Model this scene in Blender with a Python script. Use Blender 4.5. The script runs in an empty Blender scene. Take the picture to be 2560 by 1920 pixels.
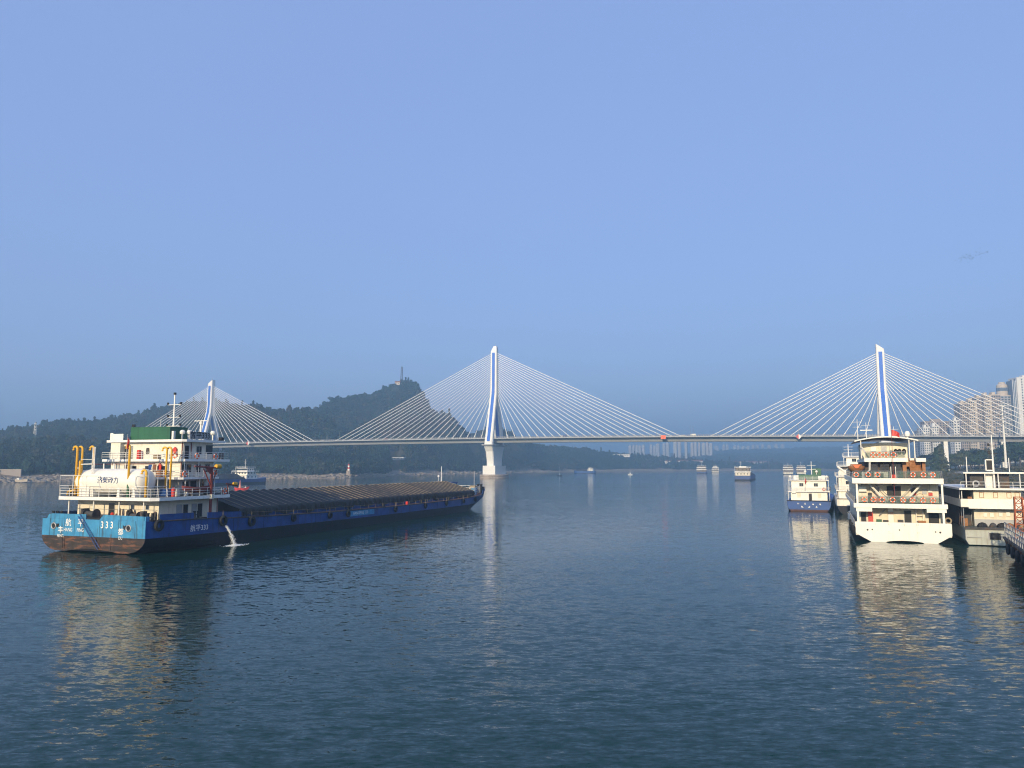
import bpy, bmesh, math, random
import numpy as np
from mathutils import Vector, Matrix

random.seed(7)
RNG = np.random.default_rng(7)
scene = bpy.context.scene
COL = scene.collection
R = math.radians

# ---------------------------------------------------------------- camera
FPX = 1912.0                     # focal length in photograph pixels (2560 wide)
EYE = 12.3                       # the photographer stands on a ship's upper deck
TILT = math.atan(205.0 / FPX)
cam_d = bpy.data.cameras.new('camera')
cam_d.sensor_width = 36.0
cam_d.lens = 36.0 * FPX / 2560.0
cam_d.clip_start = 0.5
cam_d.clip_end = 30000
cam = bpy.data.objects.new('camera', cam_d)
COL.objects.link(cam)
cam.location = (0, 0, EYE)
cam.rotation_euler = (R(90) + TILT, 0, 0)
scene.camera = cam

# ---------------------------------------------------------------- sky and sun
SUN_EL, SUN_AZ = 17.0, 204.0     # azimuth clockwise from +Y: behind the camera, to its left
world = bpy.data.worlds.new('World')
scene.world = world
world.use_nodes = True
wn = world.node_tree.nodes; wl = world.node_tree.links
bg = wn['Background']
sky = wn.new('ShaderNodeTexSky')
sky.sky_type = 'NISHITA'
sky.sun_disc = False
sky.sun_elevation = R(SUN_EL)
sky.sun_rotation = R(SUN_AZ)
sky.altitude = 150
sky.air_density = 1.2
sky.dust_density = 1.4
sky.ozone_density = 4.0
veil = wn.new('ShaderNodeMix'); veil.data_type = 'RGBA'      # thin even veil of high haze over the whole sky
veil.inputs['Factor'].default_value = 0.64
wl.new(sky.outputs[0], veil.inputs['A'])
veil.inputs['B'].default_value = (2.50, 3.46, 6.70, 1)
wl.new(veil.outputs['Result'], bg.inputs[0])
bg.inputs[1].default_value = 0.114
sun_d = bpy.data.lights.new('sun', 'SUN')
sun_d.energy = 5.0
sun_d.angle = R(0.53)
sun_d.color = (1.0, 0.80, 0.53)
sun = bpy.data.objects.new('sun', sun_d)
COL.objects.link(sun)
az, el = R(SUN_AZ), R(SUN_EL)
SUN_DIR = Vector((math.sin(az) * math.cos(el), math.cos(az) * math.cos(el), math.sin(el)))
sun.rotation_euler = SUN_DIR.to_track_quat('Z', 'Y').to_euler()
sun.location = SUN_DIR * 300

vs = scene.view_settings
vs.view_transform = 'Standard'
vs.look = 'None'
vs.exposure = 0.34
vs.gamma = 1.0
vs.use_curve_mapping = False
scene.render.engine = 'CYCLES'
cy = scene.cycles
cy.use_denoising = True
cy.filter_width = 1.1
cy.max_bounces = 6
cy.diffuse_bounces = 2
cy.glossy_bounces = 3
cy.transmission_bounces = 4
cy.volume_bounces = 1
cy.transparent_max_bounces = 8
cy.sample_clamp_indirect = 6.0
cy.caustics_reflective = False
cy.caustics_refractive = False

# ---------------------------------------------------------------- helpers
def P(px, py, y):
    """World point at distance y whose bearing and height were measured at photograph pixel px, py."""
    a = (px - 1280.0) / FPX; b = (960.0 - py) / FPX
    dy = math.cos(TILT) - b * math.sin(TILT); dz = math.sin(TILT) + b * math.cos(TILT)
    return Vector((a / dy * y, y, EYE + dz / dy * y))

class MB:
    """Collects faces for ONE mesh."""
    def __init__(s): s.v = []; s.f = []
    def box(s, x0, x1, y0, y1, z0, z1):
        n = len(s.v)
        s.v += [(x0,y0,z0),(x1,y0,z0),(x1,y1,z0),(x0,y1,z0),(x0,y0,z1),(x1,y0,z1),(x1,y1,z1),(x0,y1,z1)]
        s.f += [(n,n+3,n+2,n+1),(n+4,n+5,n+6,n+7),(n,n+1,n+5,n+4),(n+1,n+2,n+6,n+5),(n+2,n+3,n+7,n+6),(n+3,n,n+4,n+7)]
        return s
    def loft(s, rings, cap=True, closed=True):
        n = len(s.v); m = len(rings[0])
        for r in rings: s.v += [tuple(p) for p in r]
        for i in range(len(rings) - 1):
            for j in range(m if closed else m - 1):
                k = (j + 1) % m
                s.f.append((n+i*m+j, n+i*m+k, n+(i+1)*m+k, n+(i+1)*m+j))
        if cap and closed:
            s.f.append(tuple(n + j for j in reversed(range(m))))
            s.f.append(tuple(n + (len(rings)-1)*m + j for j in range(m)))
        return s
    def tube(s, pts, r, n=6, r1=None):
        pts = [Vector(p) for p in pts]; rings = []
        up = Vector((0, 0, 1))
        for i, p in enumerate(pts):
            d = (pts[min(i+1, len(pts)-1)] - pts[max(i-1, 0)])
            if d.length < 1e-9: d = Vector((0,0,1))
            d.normalize()
            a = d.cross(up if abs(d.z) < 0.95 else Vector((1, 0, 0))); a.normalize()
            b = d.cross(a)
            rr = r if r1 is None else r + (r1 - r) * i / max(1, len(pts)-1)
            rings.append([p + (a*math.cos(2*math.pi*k/n) + b*math.sin(2*math.pi*k/n)) * rr for k in range(n)])
        return s.loft(rings)
    def prism(s, poly, y0, y1, axis='y'):
        """poly (a,b) extruded along axis."""
        f = {'y': lambda a, b, t: (a, t, b), 'x': lambda a, b, t: (t, a, b), 'z': lambda a, b, t: (a, b, t)}[axis]
        return s.loft([[f(a, b, y0) for a, b in poly], [f(a, b, y1) for a, b in poly]])
    def lathe(s, prof, c=(0,0,0), n=16, axis='z'):
        rings = []
        for r, h in prof:
            ring = []
            for k in range(n):
                a = 2*math.pi*k/n; u, w = r*math.cos(a), r*math.sin(a)
                q = {'z': (u, w, h), 'x': (h, u, w), 'y': (u, h, w)}[axis]
                ring.append((c[0]+q[0], c[1]+q[1], c[2]+q[2]))
            rings.append(ring)
        return s.loft(rings)
    def torus(s, Rr, r, a0=0, a1=2*math.pi, n=20, m=8):
        """ring in the XZ plane round the origin."""
        full = abs(a1 - a0 - 2*math.pi) < 1e-6
        rings = []
        for i in range(n + 1):
            a = a0 + (a1 - a0) * i / n
            ca, sa = math.cos(a), math.sin(a)
            rings.append([((Rr + r*math.cos(2*math.pi*k/m))*ca, r*math.sin(2*math.pi*k/m), (Rr + r*math.cos(2*math.pi*k/m))*sa) for k in range(m)])
        return s.loft(rings, cap=not full)
    def grid(s, nu, nv, fn):
        n = len(s.v)
        for i in range(nu + 1):
            for j in range(nv + 1): s.v.append(tuple(fn(i / nu, j / nv)))
        for i in range(nu):
            for j in range(nv):
                a = n + i*(nv+1) + j
                s.f.append((a, a+nv+1, a+nv+2, a+1))
        return s
    def rail(s, pts, h=1.05, bars=3, step=1.6, r=0.028, closed=False):
        pts = [Vector(p) for p in pts]
        if closed: pts.append(pts[0])
        for a, b in zip(pts[:-1], pts[1:]):
            L = (b - a).length; k = max(1, round(L / step))
            for i in range(k + 1):
                p = a.lerp(b, i / k)
                s.tube([p, p + Vector((0,0,h))], r*1.15, 5)
            for q in range(bars):
                z = Vector((0, 0, h * (q + 1) / bars))
                s.tube([a + z, b + z], r, 5)
        return s
    def mesh(s, name, smooth=False):
        me = bpy.data.meshes.new(name)
        me.from_pydata(s.v, [], s.f)
        bm = bmesh.new(); bm.from_mesh(me)
        bmesh.ops.recalc_face_normals(bm, faces=bm.faces)
        bm.to_mesh(me); bm.free()
        if smooth: me.polygons.foreach_set('use_smooth', [True]*len(me.polygons))
        return me
    def build(s, name, mat, parent=None, loc=None, rot=None, smooth=False):
        return put(name, s.mesh(name, smooth), mat, parent, loc, rot)

def put(name, me, mat=None, parent=None, loc=None, rot=None, scale=None):
    if mat is not None and not me.materials: me.materials.append(mat)
    o = bpy.data.objects.new(name, me); COL.objects.link(o)
    if parent is not None: o.parent = parent
    if loc is not None: o.location = loc
    if rot is not None: o.rotation_euler = rot
    if scale is not None: o.scale = scale
    return o

def tag(o, label=None, cat=None, group=None, kind=None):
    if label: o['label'] = label
    if cat: o['category'] = cat
    if group: o['group'] = group
    if kind: o['kind'] = kind
    return o

def empty(name, loc=(0,0,0), rz=0.0, label=None, cat=None, group=None):
    o = bpy.data.objects.new(name, None); COL.objects.link(o)
    o.empty_display_size = 0.5
    o.location = loc; o.rotation_euler = (0, 0, rz)
    return tag(o, label, cat, group)

def copy_tree(o, parent=None):
    c = o.copy(); COL.objects.link(c)
    if parent is not None: c.parent = parent
    for ch in list(o.children):
        k = copy_tree(ch, c); k.matrix_parent_inverse = ch.matrix_parent_inverse
    return c

ORD = ['first','second','third','fourth','fifth','sixth','seventh','eighth','ninth','tenth','eleventh','twelfth','thirteenth','fourteenth','fifteenth','sixteenth','seventeenth','eighteenth','nineteenth','twentieth']

# ---------------------------------------------------------------- materials
def nodes_of(m):
    m.use_nodes = True
    nt = m.node_tree
    return nt, nt.nodes['Principled BSDF']

def paint(name, col, rough=0.55, var=0.10, scale=1.5, metal=0.0, streak=None, streak_amt=0.35, spec=0.4, bump=0.0, patch=None, patch_amt=0.3, pscale=(0.5, 0.5, 0.7)):
    """Weathered paint: broad tone variation, vertical streaks and patches of another colour."""
    m = bpy.data.materials.new(name)
    nt, b = nodes_of(m); N = nt.nodes; L = nt.links
    b.inputs['Roughness'].default_value = rough
    b.inputs['Metallic'].default_value = metal
    b.inputs['Specular IOR Level'].default_value = spec
    tc = N.new('ShaderNodeTexCoord')
    nz = N.new('ShaderNodeTexNoise'); nz.inputs['Scale'].default_value = scale; nz.inputs['Detail'].default_value = 4
    L.new(tc.outputs['Object'], nz.inputs['Vector'])
    ramp = N.new('ShaderNodeMapRange')
    ramp.inputs['From Min'].default_value = 0.3; ramp.inputs['From Max'].default_value = 0.7
    ramp.inputs['To Min'].default_value = 1 - var; ramp.inputs['To Max'].default_value = 1 + var
    L.new(nz.outputs['Fac'], ramp.inputs['Value'])
    mul = N.new('ShaderNodeVectorMath'); mul.operation = 'SCALE'
    mul.inputs[0].default_value = col[:3]
    L.new(ramp.outputs['Result'], mul.inputs['Scale'])
    out = mul.outputs['Vector']
    def overlay(out, colr, amt, sc, lo, hi):
        mp = N.new('ShaderNodeMapping'); mp.inputs['Scale'].default_value = sc
        L.new(tc.outputs['Object'], mp.inputs['Vector'])
        n2 = N.new('ShaderNodeTexNoise'); n2.inputs['Scale'].default_value = 1.0; n2.inputs['Detail'].default_value = 5; n2.inputs['Roughness'].default_value = 0.65
        L.new(mp.outputs[0], n2.inputs['Vector'])
        r2 = N.new('ShaderNodeMapRange'); r2.inputs['From Min'].default_value = lo; r2.inputs['From Max'].default_value = hi; r2.inputs['To Max'].default_value = amt
        L.new(n2.outputs['Fac'], r2.inputs['Value'])
        mx = N.new('ShaderNodeMix'); mx.data_type = 'RGBA'
        L.new(r2.outputs['Result'], mx.inputs['Factor']); L.new(out, mx.inputs['A'])
        mx.inputs['B'].default_value = (*colr[:3], 1)
        return mx.outputs['Result']
    if patch: out = overlay(out, patch, patch_amt, pscale, 0.5, 0.62)
    if streak: out = overlay(out, streak, streak_amt, (1.6, 1.6, 0.16), 0.52, 0.72)
    L.new(out, b.inputs['Base Color'])
    if bump:
        bp = N.new('ShaderNodeBump'); bp.inputs['Strength'].default_value = bump; bp.inputs['Distance'].default_value = 0.05
        L.new(nz.outputs['Fac'], bp.inputs['Height']); L.new(bp.outputs[0], b.inputs['Normal'])
    return m

def flat(name, col, rough=0.6, metal=0.0, spec=0.4):
    m = bpy.data.materials.new(name)
    nt, b = nodes_of(m)
    b.inputs['Base Color'].default_value = (*col[:3], 1)
    b.inputs['Roughness'].default_value = rough; b.inputs['Metallic'].default_value = metal
    b.inputs['Specular IOR Level'].default_value = spec
    return m

M = {}
M['white'] = paint('ship_white_paint', (0.74, 0.71, 0.61), 0.45, 0.07, 0.8, streak=(0.34, 0.21, 0.12), streak_amt=0.38)
M['white2'] = paint('clean_white_paint', (0.80, 0.78, 0.70), 0.4, 0.04, 0.6, streak=(0.45, 0.36, 0.25), streak_amt=0.16)
M['fascia'] = paint('deck_edge_white_paint', (0.80, 0.79, 0.75), 0.4, 0.05, 0.7, streak=(0.40, 0.24, 0.12), streak_amt=0.22)
M['cream'] = paint('cream_wall_paint', (0.70, 0.64, 0.50), 0.5, 0.07, 0.7, streak=(0.33, 0.20, 0.10), streak_amt=0.30)
M['railw'] = flat('rail_white_paint', (0.78, 0.77, 0.72), 0.45)
M['deck'] = paint('deck_green_grey', (0.10, 0.12, 0.11), 0.8, 0.2, 1.2, patch=(0.16, 0.09, 0.05), patch_amt=0.6)
M['deckred'] = paint('deck_rust_red', (0.16, 0.06, 0.04), 0.8, 0.2, 1.2, patch=(0.10, 0.08, 0.07), patch_amt=0.6)
M['lblue'] = paint('transom_light_blue', (0.045, 0.24, 0.45), 0.5, 0.14, 0.6, streak=(0.04, 0.04, 0.035), streak_amt=0.85, patch=(0.075, 0.33, 0.53), patch_amt=0.5, bump=.5)
M['hullblue'] = paint('hull_deep_blue', (0.006, 0.045, 0.20), 0.45, 0.18, 0.35, streak=(0.02, 0.025, 0.045), streak_amt=0.7, patch=(0.012, 0.085, 0.31), patch_amt=0.5, bump=.5)
M['hullblack'] = paint('hull_black_boot', (0.006, 0.008, 0.013), 0.55, 0.2, 0.5, streak=(0.05, 0.047, 0.047), streak_amt=0.3, spec=.25)
M['rustblack'] = paint('transom_rusty_black', (0.035, 0.028, 0.026), 0.75, 0.3, 0.9, streak=(0.03, 0.028, 0.026), streak_amt=0.75, patch=(0.20, 0.085, 0.045), patch_amt=0.8, pscale=(.35, .5, 2.2))
M['black'] = flat('black_paint', (0.012, 0.012, 0.014), 0.6)
M['rubber'] = paint('tyre_rubber', (0.018, 0.018, 0.018), 0.85, 0.3, 3)
M['glass'] = flat('dark_window_glass', (0.018, 0.025, 0.035), 0.08, spec=0.6)
M['glassg'] = flat('green_tinted_panel', (0.06, 0.10, 0.085), 0.12, spec=0.6)
M['yellow'] = paint('yellow_pipe_paint', (0.72, 0.40, 0.025), 0.45, 0.08, 1.0, streak=(0.25, 0.12, 0.03), streak_amt=0.4)
M['green'] = paint('tank_green_paint', (0.022, 0.11, 0.055), 0.5, 0.12, 0.6, streak=(0.02, 0.05, 0.03), streak_amt=0.6)
M['red'] = paint('red_paint', (0.55, 0.045, 0.03), 0.45, 0.12, 2)
M['davit'] = paint('davit_red_oxide', (0.20, 0.035, 0.025), 0.6, 0.2, 1.5, streak=(0.10, 0.04, 0.02), streak_amt=0.5)
M['orange'] = paint('life_ring_orange', (0.80, 0.14, 0.035), 0.5, 0.10, 3)
M['wood'] = paint('brown_wood', (0.30, 0.13, 0.045), 0.6, 0.2, 2.0, streak=(0.14, 0.06, 0.02), streak_amt=0.5)
M['steel'] = paint('grey_steel', (0.32, 0.33, 0.34), 0.5, 0.1, 1.0, metal=0.3)
M['dgrey'] = paint('dark_grey_machinery', (0.05, 0.05, 0.052), 0.7, 0.3, 2.0, patch=(0.13, 0.07, 0.04), patch_amt=0.6)
M['rust'] = paint('rusty_hull', (0.17, 0.075, 0.035), 0.85, 0.3, 1.2, streak=(0.05, 0.03, 0.02), streak_amt=0.7)
M['crane'] = paint('orange_lattice_paint', (0.38, 0.11, 0.045), 0.6, 0.15, 2.0, streak=(0.2, 0.08, 0.04), streak_amt=0.4)
M['text_w'] = flat('white_lettering', (0.78, 0.78, 0.74), 0.5)
M['text_b'] = flat('blue_lettering', (0.03, 0.06, 0.16), 0.5)
M['text_k'] = flat('black_lettering', (0.015, 0.015, 0.02), 0.5)
M['text_f'] = flat('faded_red_lettering', (0.62, 0.46, 0.36), 0.5)
M['rope'] = paint('hemp_rope', (0.30, 0.24, 0.15), 0.9, 0.2, 5)
M['concrete'] = paint('bridge_concrete_white', (0.78, 0.77, 0.74), 0.6, 0.035, 0.12, streak=(0.48, 0.46, 0.42), streak_amt=0.22)
M['girder'] = paint('girder_grey', (0.36, 0.37, 0.38), 0.65, 0.06, 0.08, streak=(0.26, 0.26, 0.26), streak_amt=0.3)
M['stripe'] = flat('pylon_blue_stripe', (0.012, 0.12, 0.55), 0.5)
M['cable'] = flat('cable_sheath_white', (0.82, 0.81, 0.78), 0.4)
M['caprock'] = paint('pile_cap_concrete', (0.40, 0.33, 0.27), 0.85, 0.15, 0.15, streak=(0.16, 0.12, 0.09), streak_amt=0.7)
M['asphalt'] = paint('asphalt', (0.05, 0.05, 0.052), 0.85, 0.1, 0.3)
M['sternblue'] = paint('stern_mid_blue', (0.015, 0.070, 0.25), 0.5, 0.14, 0.5, streak=(0.02, 0.03, 0.06), streak_amt=0.4)
M['paleg'] = paint('pale_grey_green_hull', (0.40, 0.42, 0.37), 0.6, 0.12, 0.7, streak=(0.18, 0.12, 0.07), streak_amt=0.5)
M['pink'] = flat('faded_pink_paint', (0.60, 0.25, 0.18), 0.6)
M['b_shade'] = paint('gallery_shade_tone', (0.20, 0.17, 0.14), .7, .2, .5)  # dark tone puts the shade of open galleries into the wall colour
M['maroon'] = paint('boot_maroon', (0.075, 0.035, 0.03), .7, .2, .5)
HAZE_DENSITY = 0.00051
# ================================================================ THE SETTING
def foliage(name, c0, c1, c2):
    m = bpy.data.materials.new(name)
    nt, b = nodes_of(m); N = nt.nodes; L = nt.links
    oi = N.new('ShaderNodeObjectInfo')
    cr = N.new('ShaderNodeValToRGB')
    cr.color_ramp.elements[0].color = (*c0, 1); cr.color_ramp.elements[1].color = (*c2, 1)
    e = cr.color_ramp.elements.new(0.62); e.color = (*c1, 1)
    L.new(oi.outputs['Random'], cr.inputs[0])
    tc = N.new('ShaderNodeTexCoord')
    nz = N.new('ShaderNodeTexNoise'); nz.inputs['Scale'].default_value = 3.0; nz.inputs['Detail'].default_value = 3
    L.new(tc.outputs['Object'], nz.inputs['Vector'])
    mr = N.new('ShaderNodeMapRange'); mr.inputs['From Min'].default_value = 0.3; mr.inputs['From Max'].default_value = 0.7
    mr.inputs['To Min'].default_value = 0.6; mr.inputs['To Max'].default_value = 1.4
    L.new(nz.outputs['Fac'], mr.inputs['Value'])
    sc = N.new('ShaderNodeVectorMath'); sc.operation = 'SCALE'
    geo = N.new('ShaderNodeNewGeometry')                       # stands of one species: broad patches of tone
    n3 = N.new('ShaderNodeTexNoise'); n3.inputs['Scale'].default_value = 0.012; n3.inputs['Detail'].default_value = 3
    L.new(geo.outputs['Position'], n3.inputs['Vector'])
    m3 = N.new('ShaderNodeMapRange'); m3.inputs['From Min'].default_value = .35; m3.inputs['From Max'].default_value = .65; m3.inputs['To Min'].default_value = -.28; m3.inputs['To Max'].default_value = .28
    L.new(n3.outputs['Fac'], m3.inputs['Value'])
    ad3 = N.new('ShaderNodeMath'); ad3.operation = 'ADD'; ad3.use_clamp = True
    L.new(oi.outputs['Random'], ad3.inputs[0]); L.new(m3.outputs[0], ad3.inputs[1]); L.new(ad3.outputs[0], cr.inputs[0])
    L.new(cr.outputs[0], sc.inputs[0]); L.new(mr.outputs[0], sc.inputs['Scale'])
    L.new(sc.outputs[0], b.inputs['Base Color'])
    b.inputs['Roughness'].default_value = 0.8; b.inputs['Specular IOR Level'].default_value = 0.15
    return m
M['leaf'] = foliage('hill_foliage', (0.008, 0.028, 0.018), (0.018, 0.042, 0.024), (0.052, 0.052, 0.032))
M['leaf2'] = foliage('bank_foliage', (0.020, 0.045, 0.018), (0.040, 0.065, 0.022), (0.075, 0.078, 0.030))
M['bark'] = paint('bark', (0.08, 0.06, 0.045), 0.9, 0.2, 2)

# ---- the river
def water_material():
    m = bpy.data.materials.new('river_water')
    nt, b = nodes_of(m); N = nt.nodes; L = nt.links
    b.inputs['Base Color'].default_value = (0.004, 0.032, 0.026, 1)
    b.inputs['Roughness'].default_value = 0.04
    b.inputs['IOR'].default_value = 1.23
    b.inputs['Specular IOR Level'].default_value = 0.5
    b.inputs['Specular Tint'].default_value = (0.75, 1.0, 0.70, 1)
    geo = N.new('ShaderNodeNewGeometry')
    def noise(wl_m, rot, stretch, detail):
        mp = N.new('ShaderNodeMapping')
        mp.inputs['Rotation'].default_value = (0, 0, R(rot))
        mp.inputs['Scale'].default_value = (1/(wl_m*stretch), 1/wl_m, 1/wl_m)
        L.new(geo.outputs['Position'], mp.inputs['Vector'])
        n = N.new('ShaderNodeTexNoise'); n.inputs['Scale'].default_value = 1.0
        n.inputs['Detail'].default_value = detail; n.inputs['Roughness'].default_value = 0.55
        n.inputs['Distortion'].default_value = 0.3
        L.new(mp.outputs[0], n.inputs['Vector'])
        return n
    def scaled(sock, k):
        s = N.new('ShaderNodeVectorMath'); s.operation = 'SUBTRACT'; L.new(sock, s.inputs[0]); s.inputs[1].default_value = (0.5, 0.5, 0.5)
        t = N.new('ShaderNodeVectorMath'); t.operation = 'MULTIPLY'; L.new(s.outputs[0], t.inputs[0]); t.inputs[1].default_value = (k[0], k[1], 0)
        return t
    # slopes from ripples of several lengths
    acc = None
    for wl_m, rot, st, k in ((0.15, 10, 2.0, (0.12, 0.22)), (0.38, -8, 2.6, (0.12, 0.32)), (0.85, 7, 2.9, (0.035, 0.14)), (2.8, 14, 2.9, (0.012, 0.045)), (13, 10, 2.6, (0.006, 0.02))):
        t = scaled(noise(wl_m, rot, st, 2).outputs['Color'], k)
        if acc is None: acc = t
        else:
            a = N.new('ShaderNodeVectorMath'); a.operation = 'ADD'
            L.new(acc.outputs[0], a.inputs[0]); L.new(t.outputs[0], a.inputs[1]); acc = a
    # broad calmer and rougher reaches
    reach = noise(70, 20, 4.0, 3)
    mr = N.new('ShaderNodeMapRange'); mr.inputs['From Min'].default_value = 0.35; mr.inputs['From Max'].default_value = 0.65
    mr.inputs['To Min'].default_value = 0.50; mr.inputs['To Max'].default_value = 1.35
    L.new(reach.outputs['Fac'], mr.inputs['Value'])
    # the reach by the moorings is ruffled by passing traffic, the open river beyond is calmer
    sp = N.new('ShaderNodeSeparateXYZ'); L.new(geo.outputs['Position'], sp.inputs[0])
    m2 = N.new('ShaderNodeMapRange'); m2.inputs['From Min'].default_value = 30; m2.inputs['From Max'].default_value = 150
    m2.inputs['To Min'].default_value = 1.7; m2.inputs['To Max'].default_value = 0.42; m2.interpolation_type = 'SMOOTHSTEP'
    L.new(sp.outputs['Y'], m2.inputs['Value'])
    m4 = N.new('ShaderNodeMapRange'); m4.inputs['From Min'].default_value = 170; m4.inputs['From Max'].default_value = 420     # wind over the open middle of the river
    m4.inputs['To Min'].default_value = 0.0; m4.inputs['To Max'].default_value = 0.85; m4.interpolation_type = 'SMOOTHSTEP'
    L.new(sp.outputs['Y'], m4.inputs['Value'])
    m5 = N.new('ShaderNodeMath'); m5.operation = 'ADD'; L.new(m2.outputs[0], m5.inputs[0]); L.new(m4.outputs[0], m5.inputs[1])
    mm = N.new('ShaderNodeMath'); mm.operation = 'MULTIPLY'; L.new(mr.outputs[0], mm.inputs[0]); L.new(m5.outputs[0], mm.inputs[1])
    sc = N.new('ShaderNodeVectorMath'); sc.operation = 'SCALE'
    L.new(acc.outputs[0], sc.inputs[0]); L.new(mm.outputs[0], sc.inputs['Scale'])
    ad = N.new('ShaderNodeVectorMath'); ad.operation = 'ADD'; L.new(geo.outputs['Normal'], ad.inputs[1])
    L.new(sc.outputs[0], ad.inputs[0])
    nm = N.new('ShaderNodeVectorMath'); nm.operation = 'NORMALIZE'; L.new(ad.outputs[0], nm.inputs[0])
    L.new(nm.outputs[0], b.inputs['Normal'])
    return m
M['water'] = water_material()
w = MB(); w.v = [(-6400,-400,0),(6400,-400,0),(6400,6400,0),(-6400,6400,0)]; w.f = [(0,1,2,3)]
tag(w.build('river_water', M['water']), kind='structure')

# ---- terrain
def vnoise(x, y, seed=0):
    """smooth value noise on arrays, -1..1"""
    xi = np.floor(x).astype(np.int64); yi = np.floor(y).astype(np.int64)
    xf = x - xi; yf = y - yi
    u = xf*xf*(3-2*xf); v = yf*yf*(3-2*yf)
    def h(a, b):
        n = (a*374761393 + b*668265263 + seed*1442695041) & 0xffffffff
        n = ((n ^ (n >> 13)) * 1274126177) & 0xffffffff
        return ((n ^ (n >> 16)) & 0xffff) / 32767.5 - 1
    return (h(xi,yi)*(1-u)+h(xi+1,yi)*u)*(1-v) + (h(xi,yi+1)*(1-u)+h(xi+1,yi+1)*u)*v
def fbm(x, y, oct=4, seed=0):
    s = 0; a = 1.0; t = 0
    for i in range(oct):
        s = s + a*vnoise(x*2**i, y*2**i, seed+i); t += a; a *= 0.5
    return s / t

HZ = 1165.0
SH = np.array([(-500,505),(0,560),(300,620),(647,715),(865,762),(1028,985),(1191,1170),(1320,1450),(1500,1700),(1750,1900),(2000,2050),(2300,2150)], float)
RG = np.array([(-500,1078,1000),(0,1072,1000),(60,1060,1020),(116,1050,1050),(230,1052,1100),(347,1033,1150),(440,1006,1250),(510,999,1300),(570,1006,1300),
  (650,1030,1250),(740,1026,1250),(800,1012,1280),(835,995,1300),(925,981,1330),(960,962,1340),(1010,950,1350),(1040,953,1350),(1050,970,1345),(1061,994,1340),
  (1092,1028,1335),(1125,1035,1335),(1153,1066,1340),(1171,1072,1400),(1268,1071,1500),(1310,1093,1520),(1349,1118,1700),(1444,1120,1800),(1505,1131,1900),
  (1638,1144,2000),(1750,1154,2100),(1900,1166,2150),(2000,1172,2200),(2300,1176,2300)], float)
FH = np.array([(-500,1110,690),(-100,1108,715),(60,1100,740),(150,1096,750),(240,1104,770),(320,1100,800),(380,1085,960),(420,1058,1060),(480,1035,1080),(560,1016,1090),(620,1012,1090),(700,1018,1080),(760,1017,1075),(795,1030,1060),(830,1058,1040),(865,1085,1020),(900,1110,1000),(950,1130,1000),(1000,1150,1040),(1100,1165,1200),(2300,1180,2200)], float)
def left_ground(px, d):
    """height of the left bank; px is the bearing, d the distance"""
    ds = np.interp(px, SH[:,0], SH[:,1]); yr = np.interp(px, RG[:,0], RG[:,1]); dr = np.interp(px, RG[:,0], RG[:,2])
    zr = np.maximum(EYE + (HZ - yr) * dr / 1934.0 - 7.0, 4.0)
    x = (px - 1280) / 1923.0 * d
    q = (d - ds) / (dr - ds)
    qc = np.clip(q, 0, 1)
    z = zr * (0.30*qc + 0.70*qc**1.35)
    z += np.sin(np.pi*qc) * (fbm(x/170, d/170, 4, 3) * 17 * np.clip(zr/60, .15, 1) + fbm(x/45, d/45, 3, 9) * 3.5)
    df = np.interp(px, FH[:,0], FH[:,2]); zf = np.maximum(EYE + (HZ - np.interp(px, FH[:,0], FH[:,1])) * df / 1934.0 - 6.0, 0.0)
    qf = (d - ds) / np.maximum(df - ds, 30)
    zfr = np.where(qf < 1, zf*np.clip(qf, 0, 1)**np.where(px > 350, 2.4, .9), zf*(1 - .75*np.clip((qf-1)/.5, 0, 1)))
    zfr = zfr + np.sin(np.pi*np.clip(qf, 0, 1))*fbm(x/90, d/90, 4, 13)*9*np.clip(zf/40, 0, 1)
    mid = zr*(0.15*qc + 0.85*qc**1.9)
    z = np.maximum(np.where(px < 1000, mid + (z - zr*(0.30*qc + 0.70*qc**1.35)), z), zfr)
    z = np.where(q > 1, zr * np.clip(1 - 0.8*(q-1), 0.05, 1), z)
    e = d - ds
    beach = np.clip(e, -30, 60) * 0.13 + fbm(x/14, d/14, 3, 5) * 1.0 * np.clip(e/12, 0, 1)
    k = np.clip((e - 20) / 45, 0, 1)
    z = np.where(e < 0, e*0.12, beach*(1-k) + np.maximum(z, beach*0.8)*k)
    return z, q, e
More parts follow.
